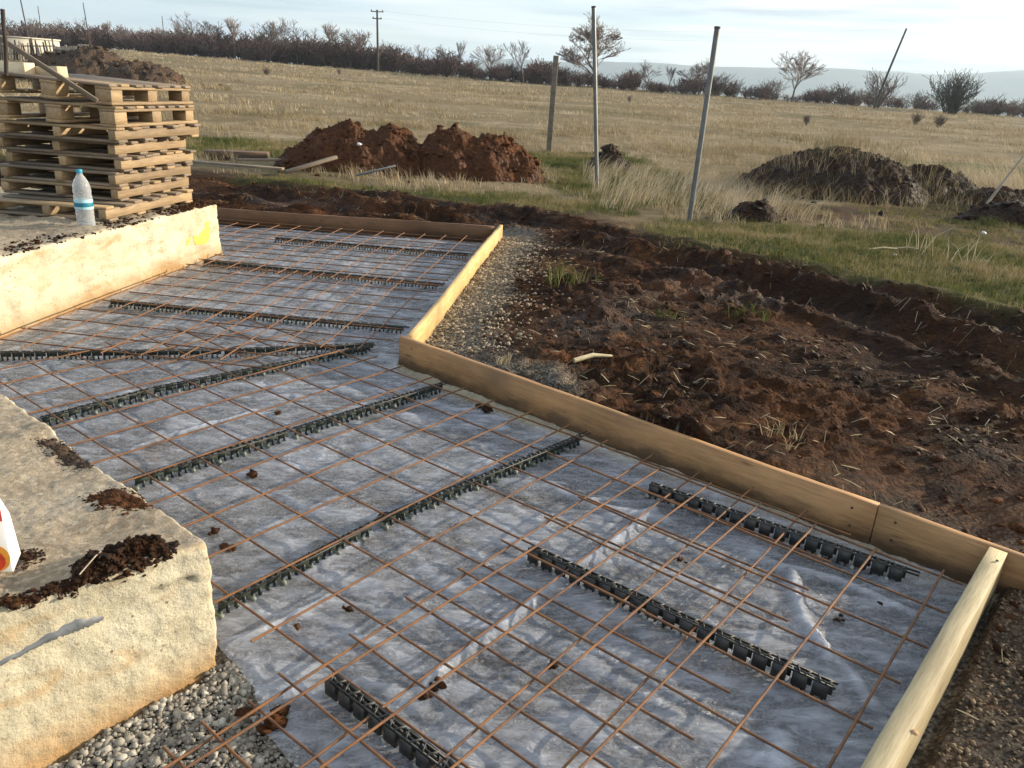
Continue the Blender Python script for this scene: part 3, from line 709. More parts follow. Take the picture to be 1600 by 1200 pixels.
idf = np.arange(len(fx)*len(fy)).reshape(len(fy), len(fx))
Ff = np.stack([idf[:-1, :-1], idf[:-1, 1:], idf[1:, 1:], idf[1:, :-1]], -1).reshape(-1, 4)
Ff = Ff[keep[Ff].any(1)]
edge = np.unique(Ff); edge = edge[~keep[edge]]
gxx = (_sde(Xf[edge]+.004, Yf[edge])-_sde(Xf[edge]-.004, Yf[edge]))/.008; gyy = (_sde(Xf[edge], Yf[edge]+.004)-_sde(Xf[edge], Yf[edge]-.004))/.008
gl = np.maximum(gxx**2+gyy**2, .3); Xf[edge] -= gxx/gl*sde[edge]; Yf[edge] -= gyy/gl*sde[edge]
used = np.unique(Ff); remap = -np.ones(len(Xf), int); remap[used] = np.arange(len(used))
fo = mk('plastic_sheet', np.stack([Xf, Yf, zf], 1)[used], remap[Ff], FILM, smooth=True, attrs={'fold': fold[used]})
tag(fo, 'creased clear plastic sheet spread over the gravel bed under the steel mesh', 'plastic sheet')

# ------------------------------------------------------------------ formwork boards
def plank_mesh(L, th, h, seed, mat, name='board', cut=0.0):
    n = max(4, int(L/0.12)); r = np.random.RandomState(seed)
    xs = np.linspace(0, L, n+1); b = 0.0015
    prof = [(-th/2+b, 0), (th/2-b, 0), (th/2, b), (th/2, h-b), (th/2-b, h), (-th/2+b, h), (-th/2, h-b), (-th/2, b)]
    V = []
    for i, x in enumerate(xs):
        dy = 0.004*math.sin(x*1.7+seed)+r.uniform(-.0008, .0008); dz = 0.003*math.sin(x*2.3+seed*2)
        for (a, c) in prof:
            xx = x+(cut*(c/h) if i == n else 0)
            V.append((xx, a+dy, c+dz+r.uniform(-.0012, .0012)))
    m = len(prof); Fc = []
    for i in range(n):
        for k in range(m):
            k2 = (k+1) % m; Fc.append([i*m+k, (i+1)*m+k, (i+1)*m+k2, i*m+k2])
    o0 = 0; o1 = n*m
    for q in ((0, 1, 2, 7), (7, 2, 3, 6), (6, 3, 4, 5)):
        Fc.append([o0+i for i in q]); Fc.append([o1+i for i in q[::-1]])
    return mk(name, np.array(V), np.array(Fc)[:, ::-1], mat)
def board(name, p, q, z0, h, th, mat, seed, label, side=1, zq=None, cut=0.0):
    p = np.array(p, float); q = np.array(q, float); L = np.linalg.norm(q-p); a = math.atan2(q[1]-p[1], q[0]-p[0])
    o = plank_mesh(L, th, h, seed, mat, name, cut)
    nrm = np.array([-math.sin(a), math.cos(a)])*side*th/2
    o.location = (p[0]+nrm[0], p[1]+nrm[1], z0); o.rotation_euler = (0, -math.atan2((zq if zq is not None else z0)-z0, L), a)
    return tag(o, label, 'board')
LJ = at(1390, 812, 0.0)[:2]; tj = float((LJ-C0)@PD)
b1 = board('formwork_board', C0-PD*0.012, C0+PD*(tj-0.002), -0.012, 0.162, 0.026, BOARDW, 3, 'long brown formwork board between the film and the churned mud')
b2 = board('formwork_board', C0+PD*(tj+0.002), C0+PD*(tj+1.15), -0.012, 0.162, 0.026, BOARDW, 8, 'short brown formwork board past the joint, meeting the pale lath at the right')
b3 = board('formwork_board', C0+np.array([0.032, 0.03]), SB, 0.0, 0.150, 0.028, PINE, 4, 'sunlit yellow formwork board beside the gravel, its end sticking up past the back board', side=-1, zq=0.0, cut=-0.02)
b4 = board('formwork_board', (-4.7, 7.85), (-0.262, 7.615), -0.012, 0.165, 0.026, BACKW, 6, 'dark brown formwork board closing the far end of the mesh bed')
# lath on edge along the near right side
b5 = board('timber_lath', LR-PD*0.005+LD*0.004, LR+np.array([-0.6526, -0.7578])*2.2, -0.02, 0.168, 0.050, LATHW, 5, 'pale square timber edging the film at the near right, with a knot', side=0.1)
kn = at(1424, 1140, 0.15)
kV, kF = lathe([(0.0, 0.0), (0.007, 0.0), (0.0085, -0.003)], 14)
def child_at(parent, name, V, Fc, mat, loc, smooth=True):
    o = mk(name, V, Fc, mat, parent, smooth=smooth)
    ml = parent.matrix_basis.inverted() @ Matrix.Translation(Vector(loc)); o.matrix_local = ml; return o
KNOT = plain('wood_knot', (0.46, 0.27, 0.13), 0.7)
child_at(b5, 'knot', kV, kF, KNOT, (kn[0]+.006, kn[1]-.004, 0.1487))
kn2 = at(1558, 876, 0.15)
child_at(b5, 'nail', *lathe([(0.0, 0.001), (0.004, 0.001), (0.0045, -0.002)], 10), STAKE, (kn2[0], kn2[1], 0.1508))
# joint cleat / stain: a short cover board behind the joint
cl_o = board('joint_cleat', C0+PD*(tj-0.10)+PN*0.027, C0+PD*(tj+0.10)+PN*0.027, 0.02, 0.115, 0.024, BOARDW, 12, None)
cl_o.parent = b1; cl_o.matrix_parent_inverse = b1.matrix_basis.inverted()
if 'category' in cl_o: del cl_o['category']
for bb, xs_ in ((b1, (0.10, 0.92, 1.55, tj-.06)), (b2, (0.06, 0.55))):
    for x_ in xs_:
        for z_ in (.045, .125):
            nv, nf = lathe([(0.0, -.0012), (.0038, -.001), (.0042, .002)], 8); nv = nv[:, [0, 2, 1]]
            no = mk('nail', nv, nf, STAKE, bb, smooth=True); no.location = (x_+random.uniform(-.01, .01), -.0135, z_+random.uniform(-.01, .01))
# stakes that hold the sunlit board
for (px, py, top, lab) in ((661, 520, 0.135, 'thin dark steel stake against the sunlit board, nearest the corner'), (736, 432, 0.135, 'thin dark steel stake against the middle of the sunlit board'), (768, 395, 0.135, 'thin dark steel stake against the far end of the sunlit board')):
    a = at(px, py, 0.02)
    s = float(np.clip(((a[:2]-C0)@(SB-C0))/((SB-C0)@(SB-C0)), 0, 1)); pp = C0+(SB-C0)*s
    nr = np.array([(SB-C0)[1], -(SB-C0)[0]]); nr /= np.linalg.norm(nr); pp = pp+nr*0.012+np.array([0.032, 0.03])*(1-s)
    V, Fc = tube([(0, 0, -0.08), (0.001, 0, 0.05), (0, 0, top)], 0.007, 7, cap=False)
    capv, capf = lathe([(0.0, top+0.001), (0.007, top)], 7)
    V, Fc = join([(V, Fc), (capv, capf)])
    o = mk('steel_stake', V, Fc, STAKE, smooth=True); o.location = (pp[0], pp[1], 0.0); tag(o, lab, 'stake', 'stakes holding the sunlit board')

# ------------------------------------------------------------------ rebar meshes
def bar_mesh(seed):
    r = np.random.RandomState(seed); xs = np.linspace(0, 1, 13)
    P = np.stack([xs, np.cumsum(r.normal(0, 0.0007, 13)), np.cumsum(r.normal(0, 0.0005, 13))], 1)
    P[:, 1] -= np.interp(xs, [0, 1], [P[0, 1], P[-1, 1]]); P[:, 2] -= np.interp(xs, [0, 1], [P[0, 2], P[-1, 2]])
    V, Fc = tube(P, 0.0037, 6, cap=False)
    e0, f0 = lathe([(0.0001, 0), (0.0037, 0)], 6)
    o = mk('bar', V, Fc, RUST, smooth=True, link=False); return o.data
BARS = [bar_mesh(s) for s in (1, 2, 3, 4, 5)]
_bi = [0]
def bar(parent, p, q, z):
    p = np.array(p, float); q = np.array(q, float); L = np.linalg.norm(q-p)
    o = bpy.data.objects.new('bar', BARS[_bi[0] % 5]); COL.objects.link(o); o.parent = parent; _bi[0] += 1
    o.location = (p[0], p[1], z); o.scale = (L, 1, 1)
    o.rotation_euler = (0, random.uniform(-.0025, .0025), math.atan2(q[1]-p[1], q[0]-p[0]))
    return o
O2 = np.array([-0.7532, 2.7881]); EA = np.array([0.6079, 0.7940])*0.196; EB = np.array([0.7940, -0.6079])*0.206
def m2(a, b): return O2+EA*a+EB*b
mesh2 = thing('rebar_mesh', 'large rusty steel mesh panel laid slantwise across the middle of the film', 'steel mesh', (0, 0, 0), 0, 'steel mesh panels on the film')
for a in range(-6, 5):
    b0 = -8.55 if a > -5 else 4.75
    if a == -4: b0 = -8.55
    bar(mesh2, m2(a, b0+random.uniform(-.06, .06)), m2(a, 8.86+random.uniform(-.08, .08)), 0.050)
for b in range(-8, 9):
    a0 = -4.4 if b < 5 else -6.4
    if b < 4: a0 = -4.75+0.05*b*0
    bar(mesh2, m2(a0, b), m2(4.36+random.uniform(-.1, .1), b), 0.058)
# near panel overlapping it
UA = np.array([0.778, -0.628]); VA = np.array([0.628, 0.778])
mesh4 = thing('rebar_mesh', 'rusty steel mesh panel nearest the pale lath, overlapping the large panel', 'steel mesh', (0, 0, 0), 0, 'steel mesh panels on the film')
rows = [0.42, 0.63, 0.832, 1.038, 1.245, 1.448, 1.657, 1.868, 2.065, 2.275, 2.470]
for i, v in enumerate(rows):
    u1 = -0.198 + (0 if v < 2.0 else -0.02)
    if v > 1.2: u1 = -0.2+random.uniform(-.02, .03)
    p = UA*(-1.335+random.uniform(-.01, .01))+VA*v; q = UA*u1+VA*v
    bar(mesh4, p, q, 0.066)
for k in range(6):
    u = -0.2415-0.198*k
    bar(mesh4, UA*u+VA*0.36, UA*u+VA*(2.50+random.uniform(-.03, .03)), 0.074)
# far panel
mesh1 = thing('rebar_mesh', 'rusty steel mesh panel square to the sunlit foundation, before the farthest panel', 'steel mesh', (0, 0, 0), 0, 'steel mesh panels on the film')
def wall_x(y): return -2.764+0.128*(y-3.943)
def board_x(y): return C0[0]+(SB[0]-C0[0])*(y-C0[1])/(SB[1]-C0[1])
for y in (3.61, 3.81, 4.025, 4.235, 4.455, 4.681, 4.915, 5.149, 5.378, 5.60):
    xl = wall_x(y)+0.12+random.uniform(0, .08); sl = -0.138
    xr = board_x(y)-0.10 if y > 4.1 else (-0.95 if y > 3.9 else -1.2)
    bar(mesh1, (xl, y+sl*(xl+1.5)), (xr, y+sl*(xr+1.5)), 0.062)
for k in range(11):
    x0 = -0.74-0.198*k; d = np.array([0.113, 0.9936])
    y0 = 3.9 if k < 3 else 3.62; y1 = 5.62
    p = np.array([x0, 4.7])+d*(y0-4.7); q = np.array([x0, 4.7])+d*(y1-4.7)
    if p[0] < wall_x(p[1])+0.13: continue
    bar(mesh1, p, q, 0.070)
mesh0 = thing('rebar_mesh', 'farthest rusty steel mesh panel, in front of the dark back board', 'steel mesh', (0, 0, 0), 0, 'steel mesh panels on the film')
for i in range(11):
    y = 5.50+0.192*i; sl = -0.115
    xl = (wall_x(y)+0.10 if y < 6.2 else -3.6)+random.uniform(0, .08); xr = board_x(y)-0.08
    bar(mesh0, (xl, y+sl*(xl+1.5)), (xr, y+sl*(xr+1.5)), 0.078)
for k in range(15):
    x0 = -0.62-0.198*k; d = np.array([0.113, 0.9936])
    p = np.array([x0, 4.7])+d*(0.72); q = np.array([x0, 4.7])+d*2.72
    if p[0] < wall_x(p[1])+0.13: p = np.array([x0, 4.7])+d*1.78
    bar(mesh0, p, q, 0.086)

# ------------------------------------------------------------------ plastic spacer strips
SEG = 0.052
def seg_mesh(mat, mat2, h):
    parts = []
    t = 0.0022
    # web panel with an arch at its foot, a leg at each end
    parts.append(box_vf(0.000, SEG*0.92, -0.0012, 0.0012, h*0.42, h*0.98))
    parts.append(box_vf(0.000, 0.008, -0.0075, 0.0075, 0.0, h*0.42))
    parts.append(box_vf(SEG*0.50, SEG*0.50+0.005, -0.006, 0.006, 0.002, h*0.60))
    V, Fc = join(parts)
    return mk('leg', V, Fc, mat, link=False).data
def rail_mesh(L, h, mat):
    parts = []
    n = int(L/SEG)
    for s in (-1, 1):
        parts.append(box_vf(0, L, s*0.011-0.0016, s*0.011+0.0016, h*0.90, h*1.0))
    for i in range(2*n):
        x = i*SEG/2; c, s_ = (1 if i % 2 else -1), 0
        V, Fc = box_vf(-0.0135, 0.0135, -0.0014, 0.0014, h*0.90, h*1.06)
        a = math.radians(62 if i % 2 else 118); R = np.array([[math.cos(a), -math.sin(a)], [math.sin(a), math.cos(a)]])
        V = V.copy(); V[:, :2] = V[:, :2]@R.T; V[:, 0] += x+SEG/4; parts.append((V, Fc))
    V, Fc = join(parts); return mk('top_rail', V, Fc, mat, link=False).data
def side_mesh(L, h, mat):
    parts = []; n = int(L/SEG)
    for i in range(n):
        x = i*SEG
        for s in (-1, 1):
            y = s*0.0165
            parts.append(box_vf(x+0.004, x+SEG*0.80, y-0.0012, y+0.0012, h*0.30, h*0.96))
    V, Fc = join(parts); return mk('side_panel', V, Fc, mat, link=False).data
LEGD = seg_mesh(GREENP, GREYP, 0.047); LEGB = seg_mesh(BLACKP, GREYP, 0.060)
FOOTV, FOOTF = box_vf(-0.006, 0.006, -0.017, 0.017, 0.0, 0.016)
FOOT = mk('foot', FOOTV, FOOTF, GREYP, link=False).data
FOOTD = mk('foot', FOOTV, FOOTF, plain('grey_green_plastic', (0.15, 0.17, 0.14), 0.5), link=False).data
def spacer(pts, label, tall=False, group='spacer strips under the mesh'):
    P = [np.array(at(px, py, 0.045)[:2]) for px, py in pts]
    tot = sum(np.linalg.norm(b-a) for a, b in zip(P[:-1], P[1:]))
    root = thing('spacer_strip', label, 'spacer strip', (P[0][0], P[0][1], 0.006), 0, group)
    for a, b in zip(P[:-1], P[1:]):
        L = np.linalg.norm(b-a); ang_ = math.atan2(b[1]-a[1], b[0]-a[0]); h = 0.060 if tall else 0.047
        o = inst('top_rail', rail_mesh(L, h, BLACKP), root, (*(a-P[0]), 0), (0, 0, ang_))
        if tall: inst('side_panel', side_mesh(L, h, BLACKP), root, (*(a-P[0]), 0), (0, 0, ang_))
        n = int(L/SEG)
        for i in range(n):
            x = (i+0.02)*SEG; c = a-P[0]+(b-a)/L*x
            inst('leg', LEGB if tall else LEGD, root, (c[0], c[1], 0), (0, 0, ang_))
            if (tall and i % 2 == 0) or (not tall and i % 2 == 0):
                inst('foot', FOOT if tall else FOOTD, root, (c[0], c[1], -0.001), (0, 0, ang_))
    return root
spacer([(430, 372), (738, 398)], 'black plastic spacer strip nearest the dark back board')
spacer([(318, 408), (695, 445)], 'black plastic spacer strip from the foundation end, second from the back board')
spacer([(172, 470), (640, 513)], 'black plastic spacer strip reaching the corner of the boards, third from the back board')
spacer([(0, 552), (350, 548), (585, 538)], 'slightly bent black spacer strip running from the left edge towards the corner')
spacer([(65, 655), (240, 608), (585, 540)], 'black spacer strip from the rear of the near concrete, meeting the bent one')
spacer([(210, 750), (460, 672), (700, 598)], 'black spacer strip from the near concrete to the start of the long plank')
spacer([(340, 947), (600, 810), (920, 677)], 'black spacer strip in the middle of the film from the corner of the near concrete')
spacer([(1015, 762), (1435, 905)], 'tall black spacer chain lying closest along the long plank', True, 'tall spacer chains near the lath')
spacer([(828, 862), (1305, 1082)], 'tall black spacer chain in the middle of the near mesh panel', True, 'tall spacer chains near the lath')
spacer([(515, 1065), (690, 1200), (760, 1262)], 'tall black spacer chain at the bottom edge by the exposed gravel', True, 'tall spacer chains near the lath')

# ------------------------------------------------------------------ pallets
EXv = np.array([-wv[1], wv[0], 0.0]); PANG = math.atan2(EXv[1], EXv[0])      # local x: away from the wall face; local y: -wall direction
CS = np.array([-2.762, 5.20, 0.42])
_pm = {}
def pbox(dx, dy, dz, mat):
    key = (round(dx, 3), round(dy, 3), round(dz, 3), mat.name)
    if key not in _pm:
        b = 0.003; V, Fc = box_vf(0, dx, 0, dy, 0, dz)
        if dy > dx:                       # keep the grain along the length: mesh along X, turned later
            pass
        o = mk('piece', V, Fc, mat, link=False); _pm[key] = o.data
    return _pm[key]
def piece(root, name, x, y, z, dx, dy, dz, mat, jr=0.004, rz=0.0):
    lng = dy > dx
    me = pbox(dy if lng else dx, dx if lng else dy, dz, mat)
    o = bpy.data.objects.new(name, me); COL.objects.link(o); o.parent = root
    jx, jy = random.uniform(-jr, jr), random.uniform(-jr, jr)
    if lng: o.location = (x+dx+jx, y+jy, z); o.rotation_euler = (0, 0, math.pi/2+rz)
    else: o.location = (x+jx, y+jy, z); o.rotation_euler = (0, 0, rz)
    m = o.modifiers.new('edge', 'BEVEL'); m.width = 0.003; m.segments = 1
    return o
DEP = 0.90
def pallet_root(z, tilt, label, dx=0.0, dy=0.0, rz=0.0):
    r = thing('pallet', label, 'pallet', (CS[0], CS[1], z), 0, 'stacked wooden pallets')
    # local x = to the left (away from the wall face), local y = along the wall to the far end
    R = Matrix(((EXv[0], wv[0], 0), (EXv[1], wv[1], 0), (0, 0, 1))).to_4x4()
    off = Matrix.Translation(Vector((CS[0], CS[1], z)))
    # right-handed local frame: mirror-free because EXv x wv points down -> use (wv, EXv)
    R = Matrix(((wv[0], EXv[0], 0), (wv[1], EXv[1], 0), (0, 0, 1))).to_4x4()
    r.matrix_basis = off @ R @ Matrix.Translation(Vector((dy, dx, 0))) @ Matrix.Rotation(rz, 4, 'Z') @ Matrix.Rotation(tilt, 4, 'X')
    return r
def stringer_pallet(z, label, jx=0, jy=0, rz=0, wm=PALW, WID=.86):
    """local x along the wall (WID), local y away from the wall (DEP)"""
    r = pallet_root(z, 0, label, jx, jy, rz)
    for i in range(4): piece(r, 'board', 0.02+i*(WID-0.14)/3, 0, 0, 0.10, DEP, 0.018, PALG if random.random() < .65 else wm)
    for i in range(3): piece(r, 'stringer', 0, i*(DEP-0.06)/2+0.006*(i == 0), 0.0182, WID, 0.055, 0.062, wm)
    for i in range(7):
        m_ = PALG if random.random() < .65 else wm
        piece(r, 'board', 0.005+i*(WID-0.105)/6, random.uniform(-.035, .02), 0.0804, random.uniform(.085, .10), DEP+random.uniform(-.01, .02), 0.018, m_, rz=random.uniform(-.006, .006))
    return 0.0986
def block_pallet(z, tilt, label, jx=0, jy=0, rz=0, WID=1.0):
    r = pallet_root(z, tilt, label, jx, jy, rz)
    ys = (0.0, DEP/2-0.06, DEP-0.12)
    for y in ys:
        piece(r, 'board', 0, y, 0, WID+0.04, 0.12, 0.020, PALW)
        for x in (0.0, WID/2-0.06, WID-0.11): piece(r, 'block', x, y+0.004, 0.0202, 0.13 if x < .1 else 0.11, 0.112, 0.076, PALW, 0.006, random.uniform(-.03, .03))
        piece(r, 'board', 0, y, 0.0964, WID, 0.12, 0.018, PALW)
    for i in range(8):
        piece(r, 'board', 0.004+i*(WID-0.10)/7, random.uniform(-.02, .01), 0.1146, 0.09, DEP+0.01, 0.018, PALG if random.random() < .5 else PALW, rz=random.uniform(-.008, .008))
    return 0.1328
z = 0.426
ords = ['lowest pallet of the stack, resting on the concrete beside the water bottle', 'second wooden pallet from the bottom of the stack', 'third wooden pallet from the bottom of the stack', 'fourth wooden pallet from the bottom of the stack', 'fifth wooden pallet from the bottom, its long edge bright yellow in the sun', 'sixth wooden pallet from the bottom, just under the two with cube blocks']
for i, lab in enumerate(ords):
    z += stringer_pallet(z, lab, (0.0, 0.07, 0.06, 0.035, 0.055, -0.01)[i], (0.0, .25, .235, .27, .255, .18)[i], random.uniform(-.028, .028), PALW, (1.12, .93, .94, .91, .91, 1.02)[i])+0.0012
z += block_pallet(z, math.radians(1.0), 'wooden pallet with cube blocks, second from the top of the stack', -0.01, 0.19, 0.0)+0.004
z7 = z
block_pallet(z+0.002, math.radians(2.6), 'topmost wooden pallet, tilted up to the left on the stack', 0.0, 0.19, 0.012)
def free_board(name, p, q, w, h, mat, label, cat='board'):
    p = np.array(p, float); q = np.array(q, float); d = q-p; L = np.linalg.norm(d)
    V, Fc = box_vf(0, L, -w/2, w/2, -h/2, h/2); o = mk(name, V, Fc, mat)
    o.matrix_basis = Matrix.Translation(Vector(p)) @ Vector(d).to_track_quat('X', 'Z').to_matrix().to_4x4()
    bevel(o, 0.002, 1); return tag(o, label, cat)
pt = lambda px, py, Y: atY(px, py, Y)
free_board('leaning_board', pt(-12, 52, 5.25), pt(152, 158, 5.22), 0.018, 0.030, PALG, 'thin grey brown board leaning slantwise across the topmost pallet')
free_board('timber_block', pt(-14, 106, 5.7), pt(47, 109, 5.62), 0.09, 0.088, TIMW, 'pale cream timber lying on the top pallet at the left edge, cut off square')
free_board('timber_block', pt(56, 113, 5.72), pt(98, 113, 5.66), 0.09, 0.075, TIMW, 'shorter pale cream timber on the top pallet, beside the leaning board')
so = tube_obj('rusty_rod', [pt(4, 14, 5.0), pt(6, 44, 5.0), pt(9, 72, 5.0), pt(10, 118, 5.0)], 0.012, STAKE, None, 7); tag(so, 'upright rusty rod at the left edge behind the top pallet', 'rod')

# ------------------------------------------------------------------ water bottle
bt = thing('water_bottle', 'clear plastic water bottle with a blue cap and label standing beside the pallets', 'bottle', (-2.80, 5.00, 0.432))
bm_ = MB('bottle_plastic'); bm_.p.inputs['Base Color'].default_value = (0.93, 0.96, 0.97, 1); bm_.p.inputs['Roughness'].default_value = 0.08; bm_.p.inputs['IOR'].default_value = 1.25
bm_.p.inputs['Transmission Weight'].default_value = 0.75
prof = [(0.0, 0.004), (0.040, 0.0), (0.052, 0.008), (0.054, 0.03), (0.0515, 0.045), (0.054, 0.06), (0.0515, 0.075), (0.054, 0.09), (0.053, 0.11), (0.053, 0.175), (0.055, 0.19), (0.051, 0.205), (0.054, 0.22), (0.052, 0.25), (0.042, 0.285), (0.026, 0.312), (0.017, 0.325), (0.0155, 0.345)]
V, Fc = lathe(prof, 28); mk('body', V, Fc, bm_.m, bt, smooth=True)
V, Fc = lathe([(0.0178, 0.333), (0.0182, 0.336), (0.0182, 0.352), (0.017, 0.356), (0.0, 0.357)], 24); mk('cap', V, Fc, plain('blue_cap', (0.03, 0.30, 0.42), 0.4, 0, 0.1), bt, smooth=True)
V, Fc = lathe([(0.0548, 0.112), (0.0552, 0.114), (0.0552, 0.172), (0.0548, 0.174)], 28); mk('label', V, Fc, plain('pale_blue_label', (0.42, 0.66, 0.72), 0.5, 0, 0.1), bt, smooth=True)
V, Fc = lathe([(0.0554, 0.128), (0.0557, 0.13), (0.0557, 0.152), (0.0554, 0.154)], 28); mk('label_band', V, Fc, plain('teal_band', (0.01, 0.20, 0.29), 0.5, 0, 0.3, 60), bt, smooth=True)

# ------------------------------------------------------------------ juice carton at the left edge
ct = thing('juice_carton', 'white drink carton with a red orange fruit print, cut off by the left edge', 'carton', (*at(1, 886, .366)[:2], 0.366), math.radians(22))
WHITEC = plain('carton_white', (0.80, 0.78, 0.74), 0.45, 0, 0.06)
w2, d2 = 0.036, 0.030
V = np.array([[-w2, -d2, .012], [w2-.006, -d2, 0], [w2, d2, .01], [-w2, d2, .012], [-w2*.96, -d2*.96, .115], [w2*.84, -d2*.9, .115], [w2*.84, d2*.9, .115], [-w2*.96, d2*.96, .115], [-w2*.9, -.006, .165], [w2*.66, -.006, .165], [w2*.66, .006, .165], [-w2*.9, .006, .165]], float)
Fc = np.array([[0, 3, 2, 1], [0, 1, 5, 4], [1, 2, 6, 5], [2, 3, 7, 6], [3, 0, 4, 7], [4, 5, 9, 8], [5, 6, 10, 9], [6, 7, 11, 10], [7, 4, 8, 11], [8, 9, 10, 11]])
bevel(mk('body', V, Fc, WHITEC, ct), 0.003, 2)
def on_front(pts, off, name, mat):
    """flat print on the front face (x, z) of the carton"""
    P = []
    for x, z_ in pts:
        yy = -d2*(1-0.1*(z_/.115)*(x > 0)) if z_ < .115 else -d2*.95+(z_-.115)/.05*(d2*.92-.006)
        P.append((x*(1-0.16*max(0, z_)/.115) if x > 0 else x, yy-off, z_))
    c = np.mean(P, axis=0); Vv = [c]+P; n = len(P)
    mk(name, np.array(Vv), np.array([[0, 1+i, 1+(i+1) % n] for i in range(n)]), mat, ct)
el = lambda cx, cz, rx, rz_, n=18: [(cx+rx*math.cos(2*math.pi*i/n), cz+rz_*math.sin(2*math.pi*i/n)) for i in range(n)]
on_front(el(0.004, .040, .027, .032), .0022, 'orange_print', plain('orange_print', (0.85, 0.36, 0.04), 0.5, 0, 0.3, 60))
on_front(el(0.000, .034, .021, .024), .0032, 'red_print', plain('red_print', (0.72, 0.055, 0.02), 0.5, 0, 0.4, 60))
on_front([(-w2*.9, .126), (w2*.93, .126), (w2*.9, .150), (-w2*.9, .150)], .0035, 'red_band', plain('red_band', (0.62, 0.05, 0.03), 0.5, 0, 0.2))
V, Fc = lathe([(0.009, 0), (0.009, 0.012), (0.008, 0.014), (0, 0.0145)], 16); V = V+np.array([0.010, -0.012, 0.158]); mk('cap', V, Fc, plain('lime_cap', (0.25, 0.55, 0.03), 0.4), ct, smooth=True)

# ------------------------------------------------------------------ things on the near block: strip in the crack, mud, twigs
fnn = np.array([fB[1]-fC[1], -(fB[0]-fC[0]), 0]); fnn /= np.linalg.norm(fnn)
_u = np.linspace(0, 4, 26); _px = np.interp(_u, range(5), (1, 45, 95, 130, 164)); _py = np.interp(_u, range(5), (1033, 1011, 986, 974, 961))+2
pc = [on_surf(NB_T, a, b, .006) for a, b in zip(_px, _py)]; pc[0] = pc[0]+(pc[0]-pc[1])*3
Vs = []
fn = np.array([fB[1]-fC[1], -(fB[0]-fC[0]), 0]); fn /= np.linalg.norm(fn)
pts_ = np.array(pc); pts_ = np.array([pts_[max(0, q-1):q+2].mean(0) for q in range(26)])+fn*.002
wd = np.interp(np.linspace(0, 1, 26), [0, .3, .5, .7, .9, 1], [.006, .008, .014, .018, .012, .002])
for i, p in enumerate(pts_):
    for k in range(6):
        t = math.pi*(k/5.0)
        Vs.append(p+np.array([0, 0, 1])*wd[i]*math.cos(t)+fn*(0.010*math.sin(t)+0.003*math.sin(i*1.9+k*2.1)*math.sin(t))+np.array([0, 0, .002*math.sin(i*1.15)*math.sin(i*.43)])-fn*0.002)
id_ = np.arange(26*6).reshape(26, 6)
Fs_ = np.stack([id_[:-1, :-1], id_[:-1, 1:], id_[1:, 1:], id_[1:, :-1]], -1).reshape(-1, 4)
tag(mk('plastic_strip', np.array(Vs), Fs_, PVC, smooth=True), 'crumpled grey plastic strip stuck in the crack of the near concrete', 'plastic strip')
def mound_pts(poly, n, seed, zf_, smin, smax):
    r = np.random.RandomState(seed); P = np.array(poly); lo, hi = P.min(0), P.max(0); out_ = []
    c = r.uniform(lo-.02, hi+.02, (n*9, 2)); c = c[r.uniform(0, 1, len(c)) < .9-.0*c[:, 0]]; c = c[poly_sd(c[:, 0], c[:, 1], poly)+.022*fbm(c[:, 0], c[:, 1], .05, 3, seed)+r.normal(0, .006, len(c)) < 0][:n]
    return np.c_[c, [zf_(*q) for q in c]], r.uniform(smin, smax, len(c))
def px_poly(pp, z_): return [tuple(at(px, py, z_)[:2]) for px, py in pp]
clump_poly = px_poly([(112, 912), (118, 885), (170, 862), (232, 848), (272, 850), (262, 868), (228, 872), (190, 890), (160, 902), (130, 924)], 0.362)
band_poly = px_poly([(-60, 958), (10, 934), (60, 922), (102, 908), (108, 918), (60, 944), (-40, 985)], 0.362)
def mud_mound(name, pol, hgt, label, mat, seed, crumbs=500, cmax=.007, dx=.0045, wob=.016, Tree=None):
    P = np.array(pol); lo = P.min(0)-.04; hi = P.max(0)+.04
    a, b = np.meshgrid(np.arange(lo[0], hi[0], dx), np.arange(lo[1], hi[1], dx)); n2_, n1_ = a.shape; a = a.ravel(); b = b.ravel()
    sdm = poly_sd(a, b, pol)+wob*fbm(a, b, .05, 4, seed)
    base = np.full(len(a), np.nan)
    for q in np.nonzero(sdm < .012)[0]:
        h = NB_T.ray_cast(Vector((a[q], b[q], 1.0)), Vector((0, 0, -1)))
        if h[0] is not None and h[0].z > 0.328: base[q] = h[0].z
    hh = hgt*sstep(.004, -.030, sdm) if False else hgt*(1-sstep(-.030, .004, sdm))
    hh = hh*(.7+.9*fbm(a, b, .05, 4, seed+4, .6, True))+.5*hgt*fbm(a, b, .016, 3, seed+8)*(hh > .002)
    ok_ = ~np.isnan(base); z_ = np.where(ok_, base-.002+np.maximum(hh, 0), 0)
    id_ = np.arange(n1_*n2_).reshape(n2_, n1_); Fm = np.stack([id_[:-1, :-1], id_[:-1, 1:], id_[1:, 1:], id_[1:, :-1]], -1).reshape(-1, 4)
    Fm = Fm[ok_[Fm].all(1) & (sdm[Fm] < .008).all(1)]
    u_ = np.unique(Fm); rm = -np.ones(len(a), int); rm[u_] = np.arange(len(u_))
    o = mk(name, np.stack([a, b, z_], 1)[u_], rm[Fm], mat, smooth=True); tag(o, label, 'mud')
    rr_ = np.random.RandomState(seed); cand = np.nonzero(ok_ & (sdm < .012) & (sdm > -.05))[0]; ch = rr_.choice(cand, min(crumbs, len(cand)), replace=False)
    sz_ = np.clip(rr_.gamma(1.2, cmax*.22, len(ch))+.0012, .0012, cmax); Vc, Fcc, tc_ = lumps(np.stack([a, b, z_+.001], 1)[ch], sz_, seed+1, .75, .5)
    c_ = mk('crumbs', Vc, Fcc, mat, o, attrs={'tint': tc_}); c_['kind'] = 'stuff'; return o
